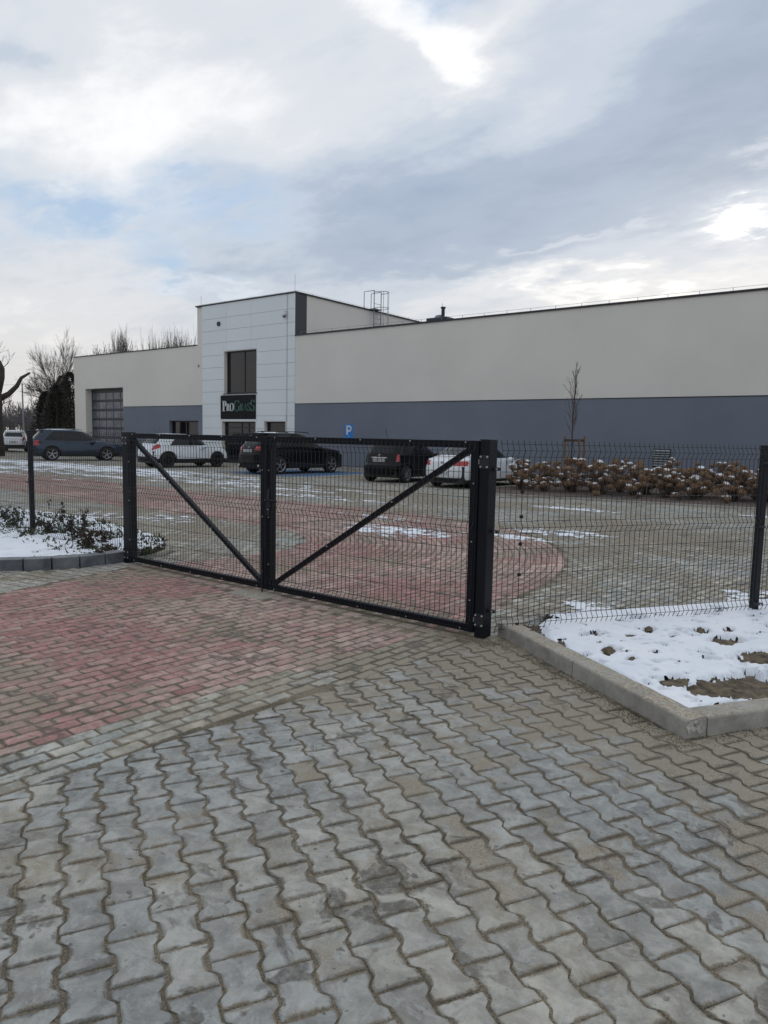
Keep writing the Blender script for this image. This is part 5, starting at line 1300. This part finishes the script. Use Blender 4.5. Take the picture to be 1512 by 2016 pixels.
# young staked tree in the bed
yt = empty('young_tree', (-10.25, 24.0, 0), 0, 'slim young bare tree tied between stakes in the hydrangea bed', 'tree')
MB().tube([(0, 0, 0), (.02, 0, 1.2), (.0, 0, 2.4), (.06, 0, 3.4), (.08, 0, 4.1)], [.03, .027, .022, .014, .007], 7).build('trunk', mat('young_bark', (.09, .06, .045), .9), yt)
mb = MB(); rnd = random.Random(12)
for i in range(30):
    z = 1.75+2.3*(i/30); a = rnd.uniform(0, 6.28); L_ = .62*(1-.6*abs(i/30-.15)); e = rnd.uniform(.25, .55)
    grow(mb, (0.02, 0, z), (math.cos(a)*math.sin(e), math.sin(a)*math.sin(e), math.cos(e)), L_, .009, 1, rnd, .25, .25, 3, 3, .0045, ratio=.55)
mb.build('branches', mat('young_twig', (.08, .045, .04), .9), yt)
for i, (dx, dy) in enumerate(((-.22, -.05), (.46, .0), (.40, -.25))):
    s = empty('tree_stake', (-10.25+dx, 24+dy, 0), 0, ['brown wooden stake to the left of the slim young tree', 'brown wooden stake to the right of the slim young tree', 'thin wooden stake in front of the right-hand stake by the young tree'][i], 'stake', 'stakes round the young tree')
    MB().tube([(0, 0, 0), (0, 0, 1.78 if i < 2 else 1.70)], .035 if i < 2 else .025, 8).build('stake_pole', mat('stake_wood', (.20, .115, .06), .9, 0., .2, 12), s)
    if i == 0: MB().box(-.03, .72, -.06, -.037, 1.60, 1.68).build('cross_rail', M_STEM, s)

# ------------------------------------------------------------------ withered plants in the left bed
M_WITH = mat('withered_leaf', (.028, .022, .014), .95, 0., .3, 12, col2=(.075, .055, .035)); M_GRN = mat('frosted_leaf', (.028, .040, .018), .9, 0., .3, 12, col2=(.085, .105, .05))
def withered(px, py, h, n, label, seed, m=None, w=.16):
    c = gnd(px, py, .10); rnd = random.Random(seed); root = empty('withered_plant', (c.x, c.y, .08), 0, label, 'plant', 'withered plants in the left bed'); st = MB(); lf_ = MB()
    for i in range(n):
        a = rnd.uniform(0, 6.28); q = rnd.uniform(0, w); hh = h*rnd.uniform(.5, 1.0); p0 = Vector((q*.5*math.cos(a), q*.5*math.sin(a), 0)); p1 = Vector((q*math.cos(a), q*math.sin(a), hh*.7)); p2 = p1+Vector((rnd.uniform(-.05, .05), rnd.uniform(-.05, .05), hh*.3))
        st.tube([p0, p1, p2], [.004, .003, .002], 3)
        for k in range(int(9+hh*24)):
            t = rnd.uniform(.15, 1); p = p0.lerp(p1, t/.7) if t < .7 else p1.lerp(p2, (t-.7)/.3)
            d = Vector((rnd.gauss(0, .6), rnd.gauss(0, .6), -rnd.uniform(.1, 1.2))).normalized(); u = d.orthogonal().normalized(); u.rotate(Matrix.Rotation(rnd.uniform(0, 3), 3, d)); s = rnd.uniform(.03, .07)
            lf_.add([p, p+d*s*.5+u*s*.28, p+d*s, p+d*s*.5-u*s*.28], [(0, 1, 2, 3)])
    st.build('stems', M_STEM, root); lf_.build('leaves', m or M_WITH, root)
WP = [(28, 1038, .34, 9, 'tall tangled dark green withered plant to the left of the fence post', M_GRN, .2), (6, 1022, .30, 6, 'withered plant at the very left edge of the snowy bed', None, .12), (75, 1035, .18, 7, 'low dark green plant just right of the slim fence post', M_GRN, .14),
      (122, 1030, .36, 4, 'upright dark brown withered stalk with drooping leaves, midway along the left bed', None, .03), (100, 1052, .24, 6, 'brown withered plant below the upright dark stalk', None, .1), (141, 1048, .26, 5, 'withered brown stalk to the right of the upright dark one', None, .06),
      (165, 1048, .38, 4, 'thin tall withered stalk leaning right with curled top', None, .05), (176, 1082, .26, 12, 'dense brown withered clump near the middle of the snowy verge', None, .16), (152, 1062, .18, 8, 'low withered brown tuft left of the dense clump', None, .14),
      (203, 1070, .22, 6, 'brown withered plant with stubby upright tips near the gate', None, .09), (215, 1086, .12, 8, 'small dark withered tuft closest to the slim gate post', None, .12), (97, 1000, .36, 1, 'single thin bare stalk standing behind the mesh', None, .02), (60, 1058, .14, 8, 'low dark green tuft at the foot of the fence post', M_GRN, .16),
      (292, 1083, .07, 12, 'low snowy ground plant at the tip of the island behind the gate', M_GRN, .2), (270, 1075, .07, 12, 'low dark ground plant just behind the slim gate post', M_WITH, .2), (195, 1093, .10, 9, 'low brown leaf litter tuft just behind the kerb blocks', None, .14), (300, 1072, .06, 10, 'low frosted ground plant at the back edge of the island', None, .2)]
for i, (px, py, h, n, lb, m_, w) in enumerate(WP): withered(px, py, h*1.12, int(n*1.7), lb, 200+i, m_, w)
gc = MB(); rnd = random.Random(77)
for i in range(5200):
    x = rnd.uniform(-13.5, -8.0); y = 4.5+rnd.random()*2.1+(x+10)*-.03
    if not keepl(x, y, 0, 0) or noise.noise((x*1.6, y*1.6, 5)) < -.12+rnd.uniform(-.2, .2): continue
    if y < 4.9 and rnd.random() < .6: continue
    z = soil_l(x, y)+.01; d = Vector((rnd.gauss(0, .7), rnd.gauss(0, .7), rnd.uniform(.1, 1))).normalized(); u = d.orthogonal().normalized()*rnd.uniform(.006, .014); s = rnd.uniform(.03, .10)
    p = Vector((x, y, z)); gc.add([p-u, p+u, p+d*s+u*.6, p+d*s-u*.6], [(0, 1, 2, 3)])
tag(gc.build('ground_cover', M_GRN), kind='stuff')
# loose sand and grit swept against the kerb and post
gr = MB(); rnd = random.Random(5)
for i in range(5200):
    k = rnd.random()
    if k < .6: s = rnd.uniform(-.1, 2.5); p = bl(s, -abs(rnd.gauss(0, .07)))
    elif k < .75: p = bl(-abs(rnd.gauss(0, .06)), rnd.uniform(0, 2))
    else: p = Vector((-2.82+rnd.gauss(0, .16), 4.90+rnd.gauss(0, .07), 0))
    if p.y > 4.99 and p.x < -2.7: continue
    r_ = rnd.uniform(.0015, .0042); z = .001
    gr.add([(p.x-r_, p.y-r_, z), (p.x+r_, p.y-r_*.6, z), (p.x+r_*.2, p.y+r_, z), (p.x, p.y, z+r_*1.3)], [(0, 1, 3), (1, 2, 3), (2, 0, 3)])
tag(gr.build('loose_grit', M_SAND), kind='stuff')
# far white car behind the lopped trunk
fc = at_az(26, 872, 60)
P6 = dict(SUV2); P6['name'] = 'paint_white'; P6['extra'] = []
cr_ = car(P6, 'distant white car half hidden behind the lopped tree trunk', (fc.x, fc.y, 0), R(60))
print('plants done')
